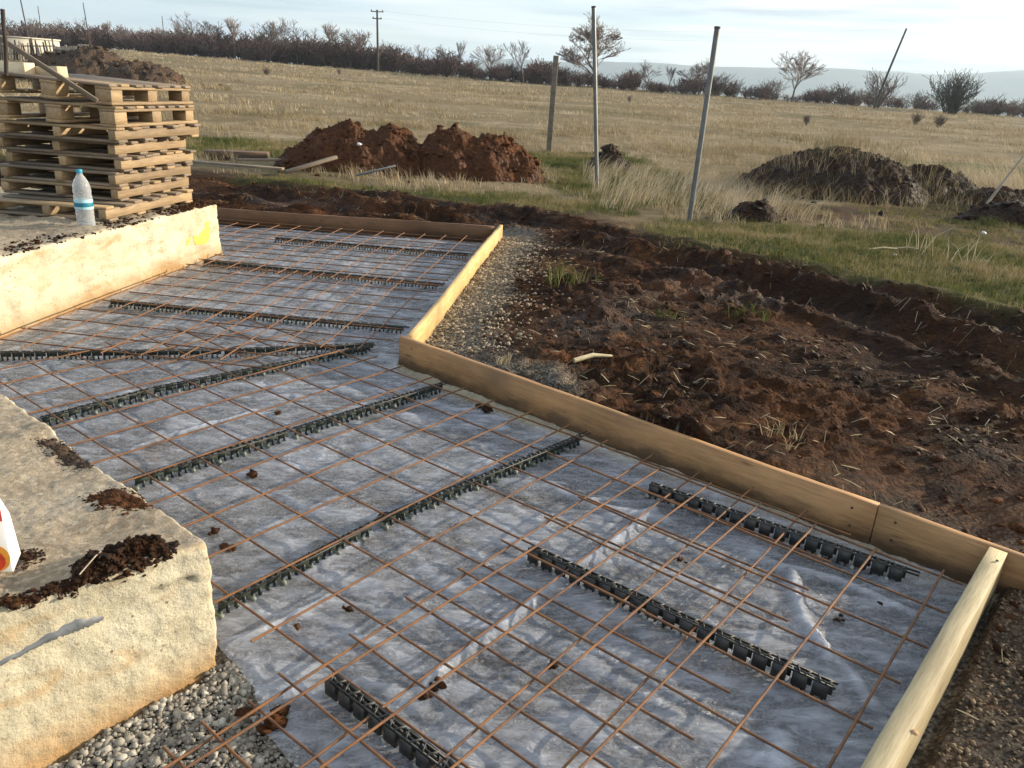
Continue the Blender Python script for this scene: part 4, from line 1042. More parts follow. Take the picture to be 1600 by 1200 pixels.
mud_mound('mud_band', band_poly, .016, 'thin dark mud band on the front edge of the near concrete, left of the clump', SOIL, 6, 500, .008)
mud_mound('mud_clump', clump_poly, .026, 'dark crumbly mud clump along the front edge of the near concrete', SOIL, 3, 1500, .010)
for pp, lab, sd_, hq, mt in (([(128, 772), (180, 758), (230, 776), (255, 792), (200, 798), (150, 790)], 'reddish mud smear on top of the near concrete by its right edge', 9, .005, SOILRED), ([(55, 688), (90, 680), (150, 718), (135, 728), (100, 722), (70, 702)], 'gritty dark dirt patch near the rear edge of the near concrete', 10, .005, RUBBLE), ([(22, 866), (55, 858), (64, 872), (35, 884)], 'small dark mud patch beside the drink carton', 12, .006, SOIL)):
    mud_mound('mud_patch', px_poly(pp, 0.362), hq, lab, mt, sd_, 260, .006, .004, .012)
twp = [on_surf(NB_T, px, py, .004) for px, py in ((120, 905), (126, 930), (138, 952), (160, 972))]
tag(tube_obj('twig', twp, 0.0016, STICKW, None, 5), 'thin brown twig hanging from the mud clump over the crack', 'twig')
twp = [on_surf(NB_T, px, py, .004) for px, py in ((160, 974), (140, 990), (112, 1012))]
tag(tube_obj('twig', twp, 0.0014, STICKW, None, 5), 'short twig under the grey strip on the concrete face', 'twig')
twp = [at(124, 898, 0.40), at(150, 868, 0.405), at(158, 862, 0.39)]
tag(tube_obj('twig', twp, 0.0016, STICKW, None, 5), 'pale grass stalk lying across the mud clump', 'twig')
# soil crumbs on the rim of the far foundation
cp = []
for k in range(1500):
    s = random.random(); q = wQ-wv*(2.3*s**1.5); cp.append((*(q+wn_*abs(random.gauss(0.03, 0.10))), 0.418+random.uniform(0, .008)))
V, Fc, t = lumps(np.array(cp), np.clip(RNG.gamma(1.4, .0032, len(cp))+.002, .002, .014), 15, .7, .45)
tag(mk('soil_crumbs', V, Fc, SOIL, attrs={'tint': t}), 'dark soil crumbs along the rim of the sunlit foundation', 'soil', kind='stuff')

# ------------------------------------------------------------------ loose gravel, clods
r = np.random.RandomState(21)
gp = px_poly([(60, 1215), (130, 1165), (230, 1110), (300, 1075), (338, 1040), (372, 1030), (400, 1052), (450, 1115), (500, 1190), (520, 1240), (60, 1240)], 0.0)
P = np.array(gp); c = r.uniform(P.min(0), P.max(0), (24000, 2)); sdg = poly_sd(c[:, 0], c[:, 1], gp); c = c[sdg < 0][:6500]
dblk = seg_dist(c[:, 0], c[:, 1], (-0.70, 1.57), (-1.19, .80))
big = np.exp(-dblk/0.09); sz = (r.gamma(2.0, .0018, len(c))+.0015)*(1+1.2*big*r.uniform(0, 1, len(c)))
sz = np.clip(sz*.62, .0016, .0100); bq = r.uniform(0, 1, len(c)) < .02; sz = np.where(bq & (dblk < .3), r.uniform(.008, .013, len(c)), sz)
V, Fc, t = lumps(np.c_[c, -0.016+sz*0.5+0.02*big*r.uniform(0, 1, len(c))], sz, 22, .75, .42)
tag(mk('gravel', V, Fc, STONE, attrs={'tint': t}), 'loose grey gravel between the near concrete and the film edge', 'gravel', kind='stuff')
# gravel berm
cs = []
for k in range(9000):
    s = r.uniform(0, 1); w_ = abs(r.normal(0, .26)); q = C0+(SB-C0)*s; nr = np.array([(SB-C0)[1], -(SB-C0)[0]]); nr /= np.linalg.norm(nr)
    cs.append(q+nr*(0.03+w_)+r.normal(0, .03, 2))
for k in range(2500):
    s = r.uniform(0, 1)**1.5; cs.append(C0+PD*1.0*s+PN*(0.03+abs(r.normal(0, .16))))
cs = np.array(cs); cs = cs[poly_sd(cs[:, 0], cs[:, 1], SLAB) > 0.03][:7000]
sz = np.clip(r.gamma(1.6, .0024, len(cs))+.002, .002, .015)
V, Fc, t = lumps(np.c_[cs, ground_z(cs[:, 0], cs[:, 1])+sz*.3], sz, 23, .75)
tag(mk('gravel', V, Fc, TANSTONE, attrs={'tint': np.clip(t*0.75+.12, 0, 1)}), 'sandy gravel bank outside the sunlit board', 'gravel', kind='stuff')
cs = []
for k in range(5200):
    q = LR+LD*r.uniform(-.15, 2.2)+np.array([0.773, -0.634])*(0.05+abs(r.normal(0, .35))); cs.append(q)
cs = np.array(cs); sz = np.clip(r.gamma(1.5, .0019, len(cs))+.001, .001, .007)
V, Fc, t = lumps(np.c_[cs, ground_z(cs[:, 0], cs[:, 1])+sz*.2], sz, 26, .75, .45)
tag(mk('gravel', V, Fc, TANSTONE, attrs={'tint': np.clip(t*0.5-.22, 0, 1)}), 'dull grey brown gravelly soil outside the pale lath', 'gravel', kind='stuff')
# clods in the mud
c = np.c_[r.uniform(-5, 6.5, 60000), r.uniform(1.2, 10.6, 60000)]; mm = masks(c[:, 0], c[:, 1])
dr = np.minimum(line_dist(c[:, 0], c[:, 1], T1), line_dist(c[:, 0], c[:, 1], T2))
ok = (mm['mud'] > .5) & (mm['slab'] > .05) & (mm['gravel'] < .6) & (fbm(c[:, 0], c[:, 1], 0.6, 3, 121) > -0.10) & (dr > .17)
c = c[ok][:13000]; sz = np.clip(r.gamma(1.1, .0048, len(c))+.003, .003, .034)
V, Fc, t = lumps(np.c_[c, ground_z(c[:, 0], c[:, 1])-sz*.05], sz, 24, .62, .5)
tag(mk('soil_clods', V, Fc, SOIL, attrs={'tint': t}), 'clods of churned brown soil beyond the long plank', 'soil', kind='stuff')

# pale fibres and stalk bits trodden into the mud
c = np.c_[r.uniform(-4.5, 6.5, 9000), r.uniform(1.2, 10.4, 9000)]; mm = masks(c[:, 0], c[:, 1]); c = c[(mm['mud'] > .5) & (mm['slab'] > .06) & (fbm(c[:, 0], c[:, 1], .9, 3, 171) > -.05)][:1900]
L_ = r.uniform(.02, .085, len(c)); th = r.uniform(0, 6.283, len(c)); e_ = np.stack([np.cos(th), np.sin(th)], 1)*L_[:, None]/2; w_ = np.stack([-np.sin(th), np.cos(th)], 1)*.0016
A_ = c-e_; B_ = c+e_; za = ground_z(A_[:, 0], A_[:, 1])+.006; zb = ground_z(B_[:, 0], B_[:, 1])+.006+r.uniform(0, .012, len(c))
V = np.stack([np.c_[A_+w_, za], np.c_[A_-w_, za], np.c_[B_-w_, zb], np.c_[B_+w_, zb], np.c_[(A_+B_)/2, (za+zb)/2+.004]], 1).reshape(-1, 3); o5 = (np.arange(len(c))*5)[:, None]
Fc = np.concatenate([o5+np.array([0, 1, 4]), o5+np.array([1, 2, 4]), o5+np.array([2, 3, 4]), o5+np.array([3, 0, 4])])
tag(mk('straw_bits', V, Fc, STRAW, attrs={'tint': np.repeat(r.uniform(.2, 1, len(c)), 5)}), 'pale bits of stalk trodden into the brown mud', 'straw', kind='stuff')

# soil heaps
def heap(name, lobes, mat, label, seed, cells=0.05, rough_=0.10, clods=900, csize=.017, cat='soil heap'):
    xs0 = min(l[0]-l[2]*1.25 for l in lobes); xs1 = max(l[0]+l[2]*1.25 for l in lobes); ys0 = min(l[1]-l[3]*1.25 for l in lobes); ys1 = max(l[1]+l[3]*1.25 for l in lobes)
    nx_ = int((xs1-xs0)/cells); ny_ = int((ys1-ys0)/cells); a, b = np.meshgrid(np.linspace(xs0, xs1, nx_), np.linspace(ys0, ys1, ny_)); a = a.ravel(); b = b.ravel()
    def H(a, b):
        wa = a+0.18*fbm(a, b, .9, 3, seed+3); wb = b+0.18*fbm(a, b, .9, 3, seed+7); h = 0
        for (cx, cy, rx, ry, hh, pw) in lobes:
            q = np.hypot((wa-cx)/rx, (wb-cy)/ry); h = np.maximum(h, hh*np.clip(1-q**pw, 0, 1))
        k = sstep(0, .12, h)
        d1, v1 = worley(a+.06*fbm(a, b, .2, 2, seed+31), b, .42, seed+30); d2, v2 = worley(a, b+.04*fbm(a, b, .12, 2, seed+33), .2, seed+32)
        return h + k*rough_*(fbm(a+.1*fbm(a, b, .25, 3, seed+41), b, .55, 6, seed, .66, True)*1.25+0.5*fbm(a, b, .14, 4, seed+20, .65)+.2*np.clip(v1-.35, 0, 1)*(1-sstep(.1, .6, d1))+.35*np.clip(v2-.3, 0, 1)*(1-sstep(.1, .6, d2)))
    h = H(a, b); zz = ground_z(a, b)
    V = np.stack([a, b, np.where(h > .012, zz+h, zz-0.12)], 1)
    id_ = np.arange(nx_*ny_).reshape(ny_, nx_); Fc = np.stack([id_[:-1, :-1], id_[:-1, 1:], id_[1:, 1:], id_[1:, :-1]], -1).reshape(-1, 4)
    Fc = Fc[(h[Fc] > 0.004).any(1)]
    o = mk(name, V, Fc, mat, smooth=True); tag(o, label, cat)
    r_ = np.random.RandomState(seed); cc = np.c_[r_.uniform(xs0, xs1, clods*5), r_.uniform(ys0, ys1, clods*5)]; hh = H(cc[:, 0], cc[:, 1]); k_ = hh > .03; cc = cc[k_][:clods]; hh = hh[k_][:clods]
    s_ = np.clip(r_.gamma(1.1, csize*.55, len(cc)), .006, csize*4)
    ex_ = np.concatenate([np.c_[r_.normal(l[0], l[2]*.78, 90), r_.normal(l[1], l[3]*.78, 90)] for l in lobes]); hx_ = H(ex_[:, 0], ex_[:, 1]); ex_ = ex_[hx_ < .03]; cc = np.concatenate([cc, ex_]); hh = np.concatenate([hh, np.zeros(len(ex_))]); s_ = np.concatenate([s_, np.clip(r_.gamma(1.3, csize*.7, len(ex_)), .01, csize*4)])
    Vc, Fcc, t_ = lumps(np.c_[cc, ground_z(cc[:, 0], cc[:, 1])+hh+s_*.1], s_, seed+1, .7, .5)
    c_o = mk('clods', Vc, Fcc, mat, o, attrs={'tint': t_}); c_o['kind'] = 'stuff'
    return o
heap('soil_heap', [(-2.80, 12.7, 1.05, 1.0, 0.56, 1.5), (-2.15, 12.75, 0.75, 0.9, 0.52, 1.7), (-3.3, 12.6, .6, .7, .25, 1.3)], SOILRED, 'red brown soil heap with a dark left flank, beside the loose boards', 402, .026, .17, 1500)
heap('soil_heap', [(-1.15, 12.9, 0.72, 0.95, 0.56, 1.7), (-0.52, 12.9, 0.78, 0.9, 0.50, 1.6), (-.05, 12.8, .5, .7, .25, 1.4)], SOILRED, 'red brown soil heap with a notched top, right half of the pair', 433, .026, .17, 1500)
heap('soil_heap', [(5.30, 13.6, 1.75, 1.5, 0.62, 1.7), (6.6, 13.4, 1.0, 1.0, 0.42, 1.5), (7.4, 12.3, 0.7, 0.6, 0.22, 1.4)], SOILDK, 'dark overgrown soil heap on the right beyond the leaning post', 471, .04, .12, 1500)
heap('soil_heap', [(-19.0, 36.0, 2.0, 2.2, 1.05, 1.5), (-16.9, 36.0, 2.0, 1.8, 0.60, 1.4), (-20.6, 36.0, 1.4, 1.8, 0.8, 1.5)], RUBBLE, 'brown rubble heap behind the pallets at the edge of the field', 519, .09, .34, 1200, .05)
heap('earth_lump', [(1.60, 15.4, 0.42, 0.4, 0.36, 1.5)], SOILDK, 'small dark earth lump in the grass right of the upright steel post', 540, .05, .07, 150, .03, 'earth lump')
heap('earth_lump', [(2.85, 9.75, 0.34, 0.32, 0.20, 1.5)], SOILDK, 'low dark earth lump beside the foot of the leaning steel post', 551, .04, .05, 120, .02, 'earth lump')
heap('earth_lump', [(6.9, 10.9, 1.0, 0.42, 0.26, 1.5), (8.2, 10.5, 0.9, 0.4, 0.18, 1.5)], SOILDK, 'dark weedy earth ridge at the right edge below the pale stick', 562, .05, .06, 300, .03, 'earth lump')

# mud lumps dropped on the film
for i, (px, py, s_, lab) in enumerate(((760, 637, .034, 'dark mud lump on the mesh close to the long plank'), (600, 806, .030, 'rusty mud lump under the middle spacer strip'), (396, 741, .026, 'dark mud lump on the film left of the middle'), (434, 643, .020, 'grey lump on the film between two spacer strips'),
        (690, 1070, .022, 'dark mud lump beside the bright fold of the film'), (664, 1086, .020, 'dark lump at a mesh crossing next to the bright fold'), (425, 1130, .042, 'brown mud lump on the edge of the gravel at the bottom'), (336, 828, .022, 'brown mud lump by the corner of the near concrete'),
        (360, 855, .024, 'rusty mud lump on the bar beside the near concrete'), (545, 949, .016, 'small dark mud lump on the film at a mesh crossing'), (864, 1037, .018, 'dark lump stuck to a bar in the near mesh'), (465, 977, .017, 'small brown lump on the film over the bare gravel'), (1063, 872, .016, 'reddish lump stuck to a slanting bar between the two tall chains'), (1310, 966, .012, 'small black crumb on the film near its vertical crease'), (1375, 940, .012, 'small black crumb on the film near the upper tall chain'), (623, 804, .016, 'dark crumb beside the rusty lump'), (1315, 958, .010, 'tiny black crumb above the crease'))):
    q = at(px, py, 0.02); rr = np.random.RandomState(i+60); k = 5 if s_ > .02 else 3
    pp = np.c_[q[:2]+rr.normal(0, s_*.55, (k, 2)), np.full(k, 0.012)]
    pp[0, :2] = q[:2]; ss = rr.uniform(.35, .6, k)*s_; ss[0] = s_*.7; pp[:, 2] = 0.012+ss*.3
    V, Fc, t = lumps(pp, ss, i+80, .7, .3)
    tag(mk('mud_lump', V, Fc, SOIL if i not in (8, 12) else SOILRED, attrs={'tint': t}), lab, 'mud lump', 'mud lumps dropped on the film')

# ------------------------------------------------------------------ posts and loose pieces on the ground
def post(name, base, top, rad, mat, label, sq=False, cap=True):
    base = np.array(base); top = np.array(top); d = top-base; L = np.linalg.norm(d); root = thing(name, label, 'post', tuple(base))
    Mx = Vector(d).to_track_quat('Z', 'Y').to_matrix().to_4x4()
    if sq:
        V, Fc = box_vf(-rad, rad, -rad, rad, -0.3, L); o = mk('shaft', V, Fc, mat, root); bevel(o, rad*.25, 2)
    else:
        V, Fc = tube([(0, 0, -.3), (0, 0, L*.5), (0, 0, L)], rad, 12, cap=False); o = mk('shaft', V, Fc, mat, root, smooth=True)
    o.matrix_local = Mx
    if cap:
        V, Fc = lathe([(rad*1.12, L-.02), (rad*1.12, L+.004), (0, L+.008)], 12); c_ = mk('cap', V, Fc, POLEW, root); c_.matrix_local = Mx
    return root
def stand(px, py, py2, px2, z_=0.09):
    b = at(px, py, z_); b[2] = gz(b[0], b[1]); d = ray(px2, py2); t = b[1]/d[1]; return b, np.array([d[0]*t, b[1], HC+d[2]*t])
b_, t_ = stand(933, 290, 10, 927.5); post('fence_post', b_, t_, .030, STEEL, 'tall upright grey steel post in the middle of the view')
b_, t_ = stand(1077, 345, 42, 1121); post('fence_post', b_, t_, .030, STEEL, 'tall grey steel post leaning to the right beside a low earth lump')
b_, t_ = stand(857, 242, 87, 869); post('fence_post', b_, t_, .058, GREYWOOD, 'short weathered square post near the red soil heap', True, False)
# loose boards and pipe by the left heap
def lying(name, p, q, w, h, mat, lab, z0=None, z1=None):
    p = np.array(p, float); q = np.array(q, float)
    a = np.array([p[0], p[1], (gz(*p[:2]) if z0 is None else z0)+h/2]); b = np.array([q[0], q[1], (gz(*q[:2]) if z1 is None else z1)+h/2])
    return free_board(name, a, b, w, h, mat, lab)
p_, q_ = at(305, 266, .1), at(443, 276, .1); lying('loose_board', p_, q_, .10, .03, PALG, 'grey board lying in the mud right of the pallets', .20, .19)
p_, q_ = at(372, 262, .1), at(465, 262, .1); lying('loose_board', p_, q_, .09, .03, PALG, 'thin brown board behind the grey one, ending at the red heap', .2, .2)
p_, q_ = at(322, 248, .1), at(420, 252, .1); lying('loose_board', p_, q_, .30, .10, BACKW, 'dark plank block lying behind the loose boards', .14, .14)
p_, q_ = at(446, 276, .1), at(521, 246, .35); free_board('loose_board', (p_[0], p_[1], .16), (q_[0]+.05, p_[1]+.5, .36), .08, .045, PALG, 'grey brown board slanting up on to the red soil heap')
p_, q_ = at(444, 266, .3), at(521, 250, .3); free_board('metal_strip', (p_[0]+.95, p_[1]+.28-.5, .31), (p_[0]+1.42, p_[1]+.45-.5, .44), .035, .02, STEEL, 'pale metal strip beside the slanting board on the heap')
p_, q_ = at(895, 583, .1), at(954, 577, .1); s_o = tube_obj('stick', [(p_[0], p_[1], gz(*p_[:2])+.03), ((p_[0]+q_[0])/2, (p_[1]+q_[1])/2+.006, .5*(gz(*p_[:2])+gz(*q_[:2]))+.045), (q_[0], q_[1], gz(*q_[:2])+.03)], [.013, .012, .007], LATHW, None, 6); tag(s_o, 'short pale stick lying in the mud behind the long plank', 'stick')
p_ = at(1527, 333, .12); zz = gz(p_[0], p_[1]); q_ = pt(1600, 243, p_[1]+.1); q2 = q_+(q_-np.array([p_[0], p_[1], zz]))*.3
tag(tube_obj('stick', [(p_[0], p_[1], zz-.05), tuple((np.array([p_[0], p_[1], zz])+q_)/2), tuple(q_), tuple(q2)], [.022, .020, .014, .01], STICKW, None, 7), 'long pale stick standing slantwise at the right edge', 'stick')
p_ = at(773, 556, .03); tag(tube_obj('wooden_peg', [(p_[0], p_[1], -.03), (p_[0]-.003, p_[1], .03), (p_[0]-.004, p_[1], .075)], [.008, .008, .007], LATHW, None, 6), 'small pale peg standing in the gravel beyond the corner of the boards', 'peg')
WHITER = plain('white_rubbish', (0.75, 0.76, 0.78), 0.6)
for (px, py, zz, s_, lab) in ((561, 225, None, .034, 'white plastic scrap on the flank of the left red heap'), (1346, 314, .1, .025, 'small white scrap below the dark soil heap'), (1537, 362, .1, .035, 'white round scrap in the weeds at the right edge'), (1397, 403, .1, .02, 'tiny white scrap in the short grass'), (661, 268, .1, .03, 'white pebble at the foot of the paired heaps')):
    q = at(px, py, .1) if zz else pt(px, py, 12.0)
    zq = gz(q[0], q[1])+.02 if zz else q[2]
    V, Fc, t = lumps(np.array([[q[0], q[1], zq]]), np.array([s_]), int(px), .8, .2); tag(mk('scrap', V, Fc, WHITER), lab, 'litter')
for i, (px, py, L, a, lab) in enumerate(((1378, 396, .30, .2, 'dry pale stalk lying in the short grass, left of a pair'), (1415, 396, .22, -.1, 'dry pale stalk lying in the short grass, right of a pair'), (700, 258, .5, .3, 'pale root sticking out of the right red heap'))):
    q = at(px, py, .1) if i < 2 else pt(px, py, 12.2); zz = gz(q[0], q[1])+.04 if i < 2 else q[2]
    tag(tube_obj('stick', [(q[0]-L/2, q[1]-a*L/2, zz), (q[0], q[1], zz+.02), (q[0]+L/2, q[1]+a*L/2, zz+.01)], .009, LATHW, None, 5), lab, 'stick')

# ------------------------------------------------------------------ grass
def blades(pos, hgt, spread, nb_, lean, seed, tint, width=0.006, ldir=None):
    """nb_ narrow blades per tuft; pos (n,3)"""
    r_ = np.random.RandomState(seed); n = len(pos); N = n*nb_
    base = np.repeat(pos, nb_, 0).astype(float); h = np.repeat(hgt, nb_)*r_.uniform(.55, 1.15, N); sp = np.repeat(spread, nb_)
    a = r_.uniform(0, 6.283, N); rad = sp*np.sqrt(r_.uniform(0, 1, N)); base[:, 0] += np.cos(a)*rad; base[:, 1] += np.sin(a)*rad
    la = r_.uniform(0, 6.283, N); ll = np.repeat(lean, nb_)*r_.uniform(.2, 1.3, N)*h
    dx, dy = np.cos(la)*ll, np.sin(la)*ll
    if ldir is not None: dx = dx+ldir[0]*h; dy = dy+ldir[1]*h
    wa = r_.uniform(0, 6.283, N); w = np.repeat(width*np.ones(n) if np.isscalar(width) else width, nb_)
    wx_, wy_ = np.cos(wa)*w/2, np.sin(wa)*w/2
    mid = base+np.stack([dx*.35, dy*.35, h*.6], 1); tip = base+np.stack([dx, dy, h], 1)
    V = np.stack([base+np.stack([wx_, wy_, 0*wx_-.01], 1), base-np.stack([wx_, wy_, 0*wx_+.01], 1), mid-np.stack([wx_, wy_, 0*wx_], 1)*.7, mid+np.stack([wx_, wy_, 0*wx_], 1)*.7, tip], 1)
    off = (np.arange(N)*5)[:, None]
    Fc = np.concatenate([off+np.array([0, 1, 2]), off+np.array([0, 2, 3]), off+np.array([3, 2, 4])])
    t = np.repeat(np.clip(np.repeat(tint, nb_)+r_.normal(0, .13, N), 0, 1), 5)
    return V.reshape(-1, 3), Fc, t
r = np.random.RandomState(77)
# short green-brown grass
c = np.c_[r.uniform(-8, 11, 90000), r.uniform(3.2, 20, 90000)]; c = c[np.hypot(c[:, 0], c[:, 1]) < 20]
mm = masks(c[:, 0], c[:, 1]); ok = (mm['grass']*(1-mm['mud']) > r.uniform(0.12, 1.0, len(c))) & (mm['slab'] > .2); c = c[ok][:12000]
pos = np.c_[c, ground_z(c[:, 0], c[:, 1])]
tint = np.clip(0.52+0.75*fbm(c[:, 0], c[:, 1], 1.3, 3, 131)+r.normal(0, .10, len(c)), 0, 1)
V, Fc, t = blades(pos, r.uniform(.035, .085, len(c)), r.uniform(.03, .07, len(c)), 9, np.full(len(c), .7), 5, tint, .0055)
tag(mk('grass', V, Fc, GRASS, attrs={'tint': t}), 'short green and yellow grass by the mud tracks', 'grass', kind='stuff')
c = np.c_[r.uniform(1.2, 11.5, 30000), r.uniform(6.5, 13, 30000)]; mm = masks(c[:, 0], c[:, 1]); c = c[(mm['mud'] < .3) & (mm['straw'] < .6) & (fbm(c[:, 0], c[:, 1], .8, 3, 177) > -.12)][:5200]
V, Fc, t = blades(np.c_[c, ground_z(c[:, 0], c[:, 1])], r.uniform(.02, .06, len(c)), r.uniform(.03, .08, len(c)), 7, np.full(len(c), 1.3), 6, np.clip(.66+.5*fbm(c[:, 0], c[:, 1], .9, 3, 179), 0, 1), .0055)
tag(mk('grass', V, Fc, GRASS, attrs={'tint': t}), 'thin brownish grass on the bare soil before the dark heap', 'grass', kind='stuff')
# dry field grass: nearer tufts small, farther ones broader
def field_tufts(n, y0, y1, hx, wd_, nb_, seed, wblade, name, lab, hmul=1.0):
    r_ = np.random.RandomState(seed); u = r_.uniform(0, 1, n); yy = np.sqrt(y0*y0+(y1*y1-y0*y0)*u); xx = r_.uniform(-.72, .76, n)*yy*1.02
    m_ = masks(xx, yy); k = (m_['straw']*(1-.6*m_['grass']) > r_.uniform(.2, 1, n)); xx, yy = xx[k], yy[k]
    dens = fbm(xx, yy*1.4, 2.2 if y1 < 30 else 6.0, 4, 141); k = dens+r_.normal(0, .16, len(xx)) > 0.0; xx, yy, dens = xx[k], yy[k], dens[k]
    pos_ = np.c_[xx, yy, ground_z(xx, yy)]
    tn = np.clip(.62+.5*fbm(xx, yy, 3.5, 3, 151)+.25*fbm(xx*.3, yy, 9.0, 3, 155)+r_.normal(0, .1, len(xx)), 0, 1)
    hh = hx*r_.uniform(.5, 1.25, len(xx))*(.8+1.5*np.clip(dens, -.4, 1))*hmul
    V, Fc, t = blades(pos_, hh, wd_*r_.uniform(.6, 1.4, len(xx)), nb_, np.full(len(xx), .55), seed+1, tn, wblade, (-.22, -.08))
    return tag(mk(name, V, Fc, STRAW, attrs={'tint': t}), lab, 'grass', kind='stuff')
field_tufts(15000, 9.3, 24, .15, .10, 9, 161, .008, 'dry_grass', 'dry straw coloured grass between the heaps and the posts')
field_tufts(13000, 22, 55, .17, .22, 8, 171, .018, 'dry_grass', 'dry pale grass of the middle of the field')
field_tufts(10000, 50, 108, .19, .45, 8, 181, .045, 'dry_grass', 'dry pale grass of the far field up to the trees')
# weeds on the dark heap and tall pale stalks at the right
c = np.c_[r.uniform(3.4, 8.4, 560), r.uniform(11.6, 14.6, 560)]
def heap_top(x, y): return np.maximum(0, np.maximum(.78*(1-np.hypot((x-5.35)/1.75, (y-13.6)/1.5)**1.7), .40*(1-np.hypot((x-6.6)/1.0, (y-13.4)/1.0)**1.5)))
hp = heap_top(c[:, 0], c[:, 1]); pos = np.c_[c, ground_z(c[:, 0], c[:, 1])+hp]
V, Fc, t = blades(pos, r.uniform(.12, .40, len(c)), np.full(len(c), .06), 6, np.full(len(c), .9), 9, r.uniform(.15, .75, len(c)), .006)
tag(mk('dry_weeds', V, Fc, STRAW, attrs={'tint': t}), 'dry weeds and stalks growing over the dark soil heap', 'weeds', kind='stuff')
c = np.c_[r.uniform(6.0, 13.0, 520), r.uniform(12.6, 18.5, 520)]; pos = np.c_[c, ground_z(c[:, 0], c[:, 1])]
V, Fc, t = blades(pos, r.uniform(.25, .65, len(c)), np.full(len(c), .15), 8, np.full(len(c), .5), 10, r.uniform(.75, 1, len(c)), .007, (-.75, -.15))
tag(mk('dry_weeds', V, Fc, STRAW, attrs={'tint': t}), 'flattened whitish dry stalks at the right beyond the heaps', 'weeds', kind='stuff')
c = np.c_[r.uniform(1.0, 3.6, 330), r.uniform(9.8, 15, 330)]; pos = np.c_[c, ground_z(c[:, 0], c[:, 1])]
V, Fc, t = blades(pos, r.uniform(.18, .42, len(c)), np.full(len(c), .12), 8, np.full(len(c), .5), 12, r.uniform(.6, 1, len(c)), .006, (.55, .1))
tag(mk('dry_weeds', V, Fc, STRAW, attrs={'tint': t}), 'bent dry stalks between the two steel posts', 'weeds', kind='stuff')
# single weed tufts that stand in the mud
for i, (px, py, h_, n_, tn_, lab) in enumerate(((882, 446, .13, 130, .40, 'big green and yellow grass tuft alone in the mud beside the gravel'), (1176, 500, .10, 50, .30, 'bright green weed tuft standing in the middle of the mud'), (1040, 497, .07, 30, .35, 'small green weed in the mud, left of the bright tuft'), (1478, 405, .30, 40, .95, 'tall pale dry stalks in the bare soil at the right'), (852, 282, .24, 130, .75, 'golden dry tuft next to the right red heap'), (1125, 345, .16, 60, .8, 'dry straw tuft at the foot of the leaning steel post'), (1545, 352, .14, 110, .25, 'green weeds at the foot of the dark ridge'), (1235, 690, .07, 26, .6, 'small dry weed in the mud near the plank'), (790, 575, .05, 50, .75, 'small dry moss tuft behind the corner of the plank'))):
    q = at(px, py, .1); rr = np.random.RandomState(i+300); k = max(6, n_//6)
    cc = q[:2]+rr.normal(0, h_*.55, (k, 2)); pos = np.c_[cc, ground_z(cc[:, 0], cc[:, 1])]
    V, Fc, t = blades(pos, np.full(k, h_), np.full(k, h_*.25), 6, np.full(k, .9), i+310, np.clip(tn_+rr.normal(0, .15, k), 0, 1), .006)
    tag(mk('grass_tuft', V, Fc, GRASS if tn_ < .6 else STRAW, attrs={'tint': t}), lab, 'grass tuft', 'single tufts and weeds')

# ------------------------------------------------------------------ trees
def grow(seed, h, levels, trunk_r, style):
    """segments of a bare tree: (p, q, r0, r1, level)"""
    rr = random.Random(seed); segs = []
    def rec(p, d, L, rad, lv):
        n = 3 if lv < 2 else 2; q = p
        for i in range(n):
            dd = Vector((d.x+rr.uniform(-.14, .14)*(1+lv*.35), d.y+rr.uniform(-.14, .14)*(1+lv*.35), d.z+rr.uniform(-.05, .12)))
            if style == 'spread': dd.z -= 0.05*lv
            if style == 'up': dd.z += 0.10
            dd.normalize(); e = q+dd*(L/n); r1 = rad*(1-.22*(i+1)/n); segs.append((q.copy(), e.copy(), rad*(1-.22*i/n), r1, lv)); q = e; d = dd
            if lv < levels and (i < n-1) and (lv > 0 or (style == 'hero' and i > 0)) and rr.random() < .85: child(q, d, L, rad*.6, lv)
        if lv < levels:
            for _ in range(rr.choice((2, 3, 3)) if lv else rr.choice((3, 4, 5))): child(q, d, L, rad*.7, lv)
    def child(q, d, L, rad, lv):
        az = rr.uniform(0, 6.283); sp = {'spread': rr.uniform(.35, 1.0), 'up': rr.uniform(.18, .5), 'round': rr.uniform(.35, .95), 'hero': rr.uniform(.45, 1.25)}[style]
        side = Vector((math.cos(az), math.sin(az), 0)); nd = (d+side*sp).normalized()
        rec(q, nd, L*(rr.uniform(.72, .98) if lv < 2 and style != 'up' else rr.uniform(.58, .82)), max(rad*rr.uniform(.55, .8), .007), lv+1)
    rec(Vector((0, 0, -.2)), Vector((rr.uniform(-.12, .12), rr.uniform(-.1, .1), 1)).normalized(), h*{'hero': .17, 'spread': .17, 'round': .20, 'up': .32}[style], trunk_r, 0)
    zmax = max(s[1].z for s in segs); k = h/zmax
    return [(a*k, b*k, r0, r1, lv) for a, b, r0, r1, lv in segs]
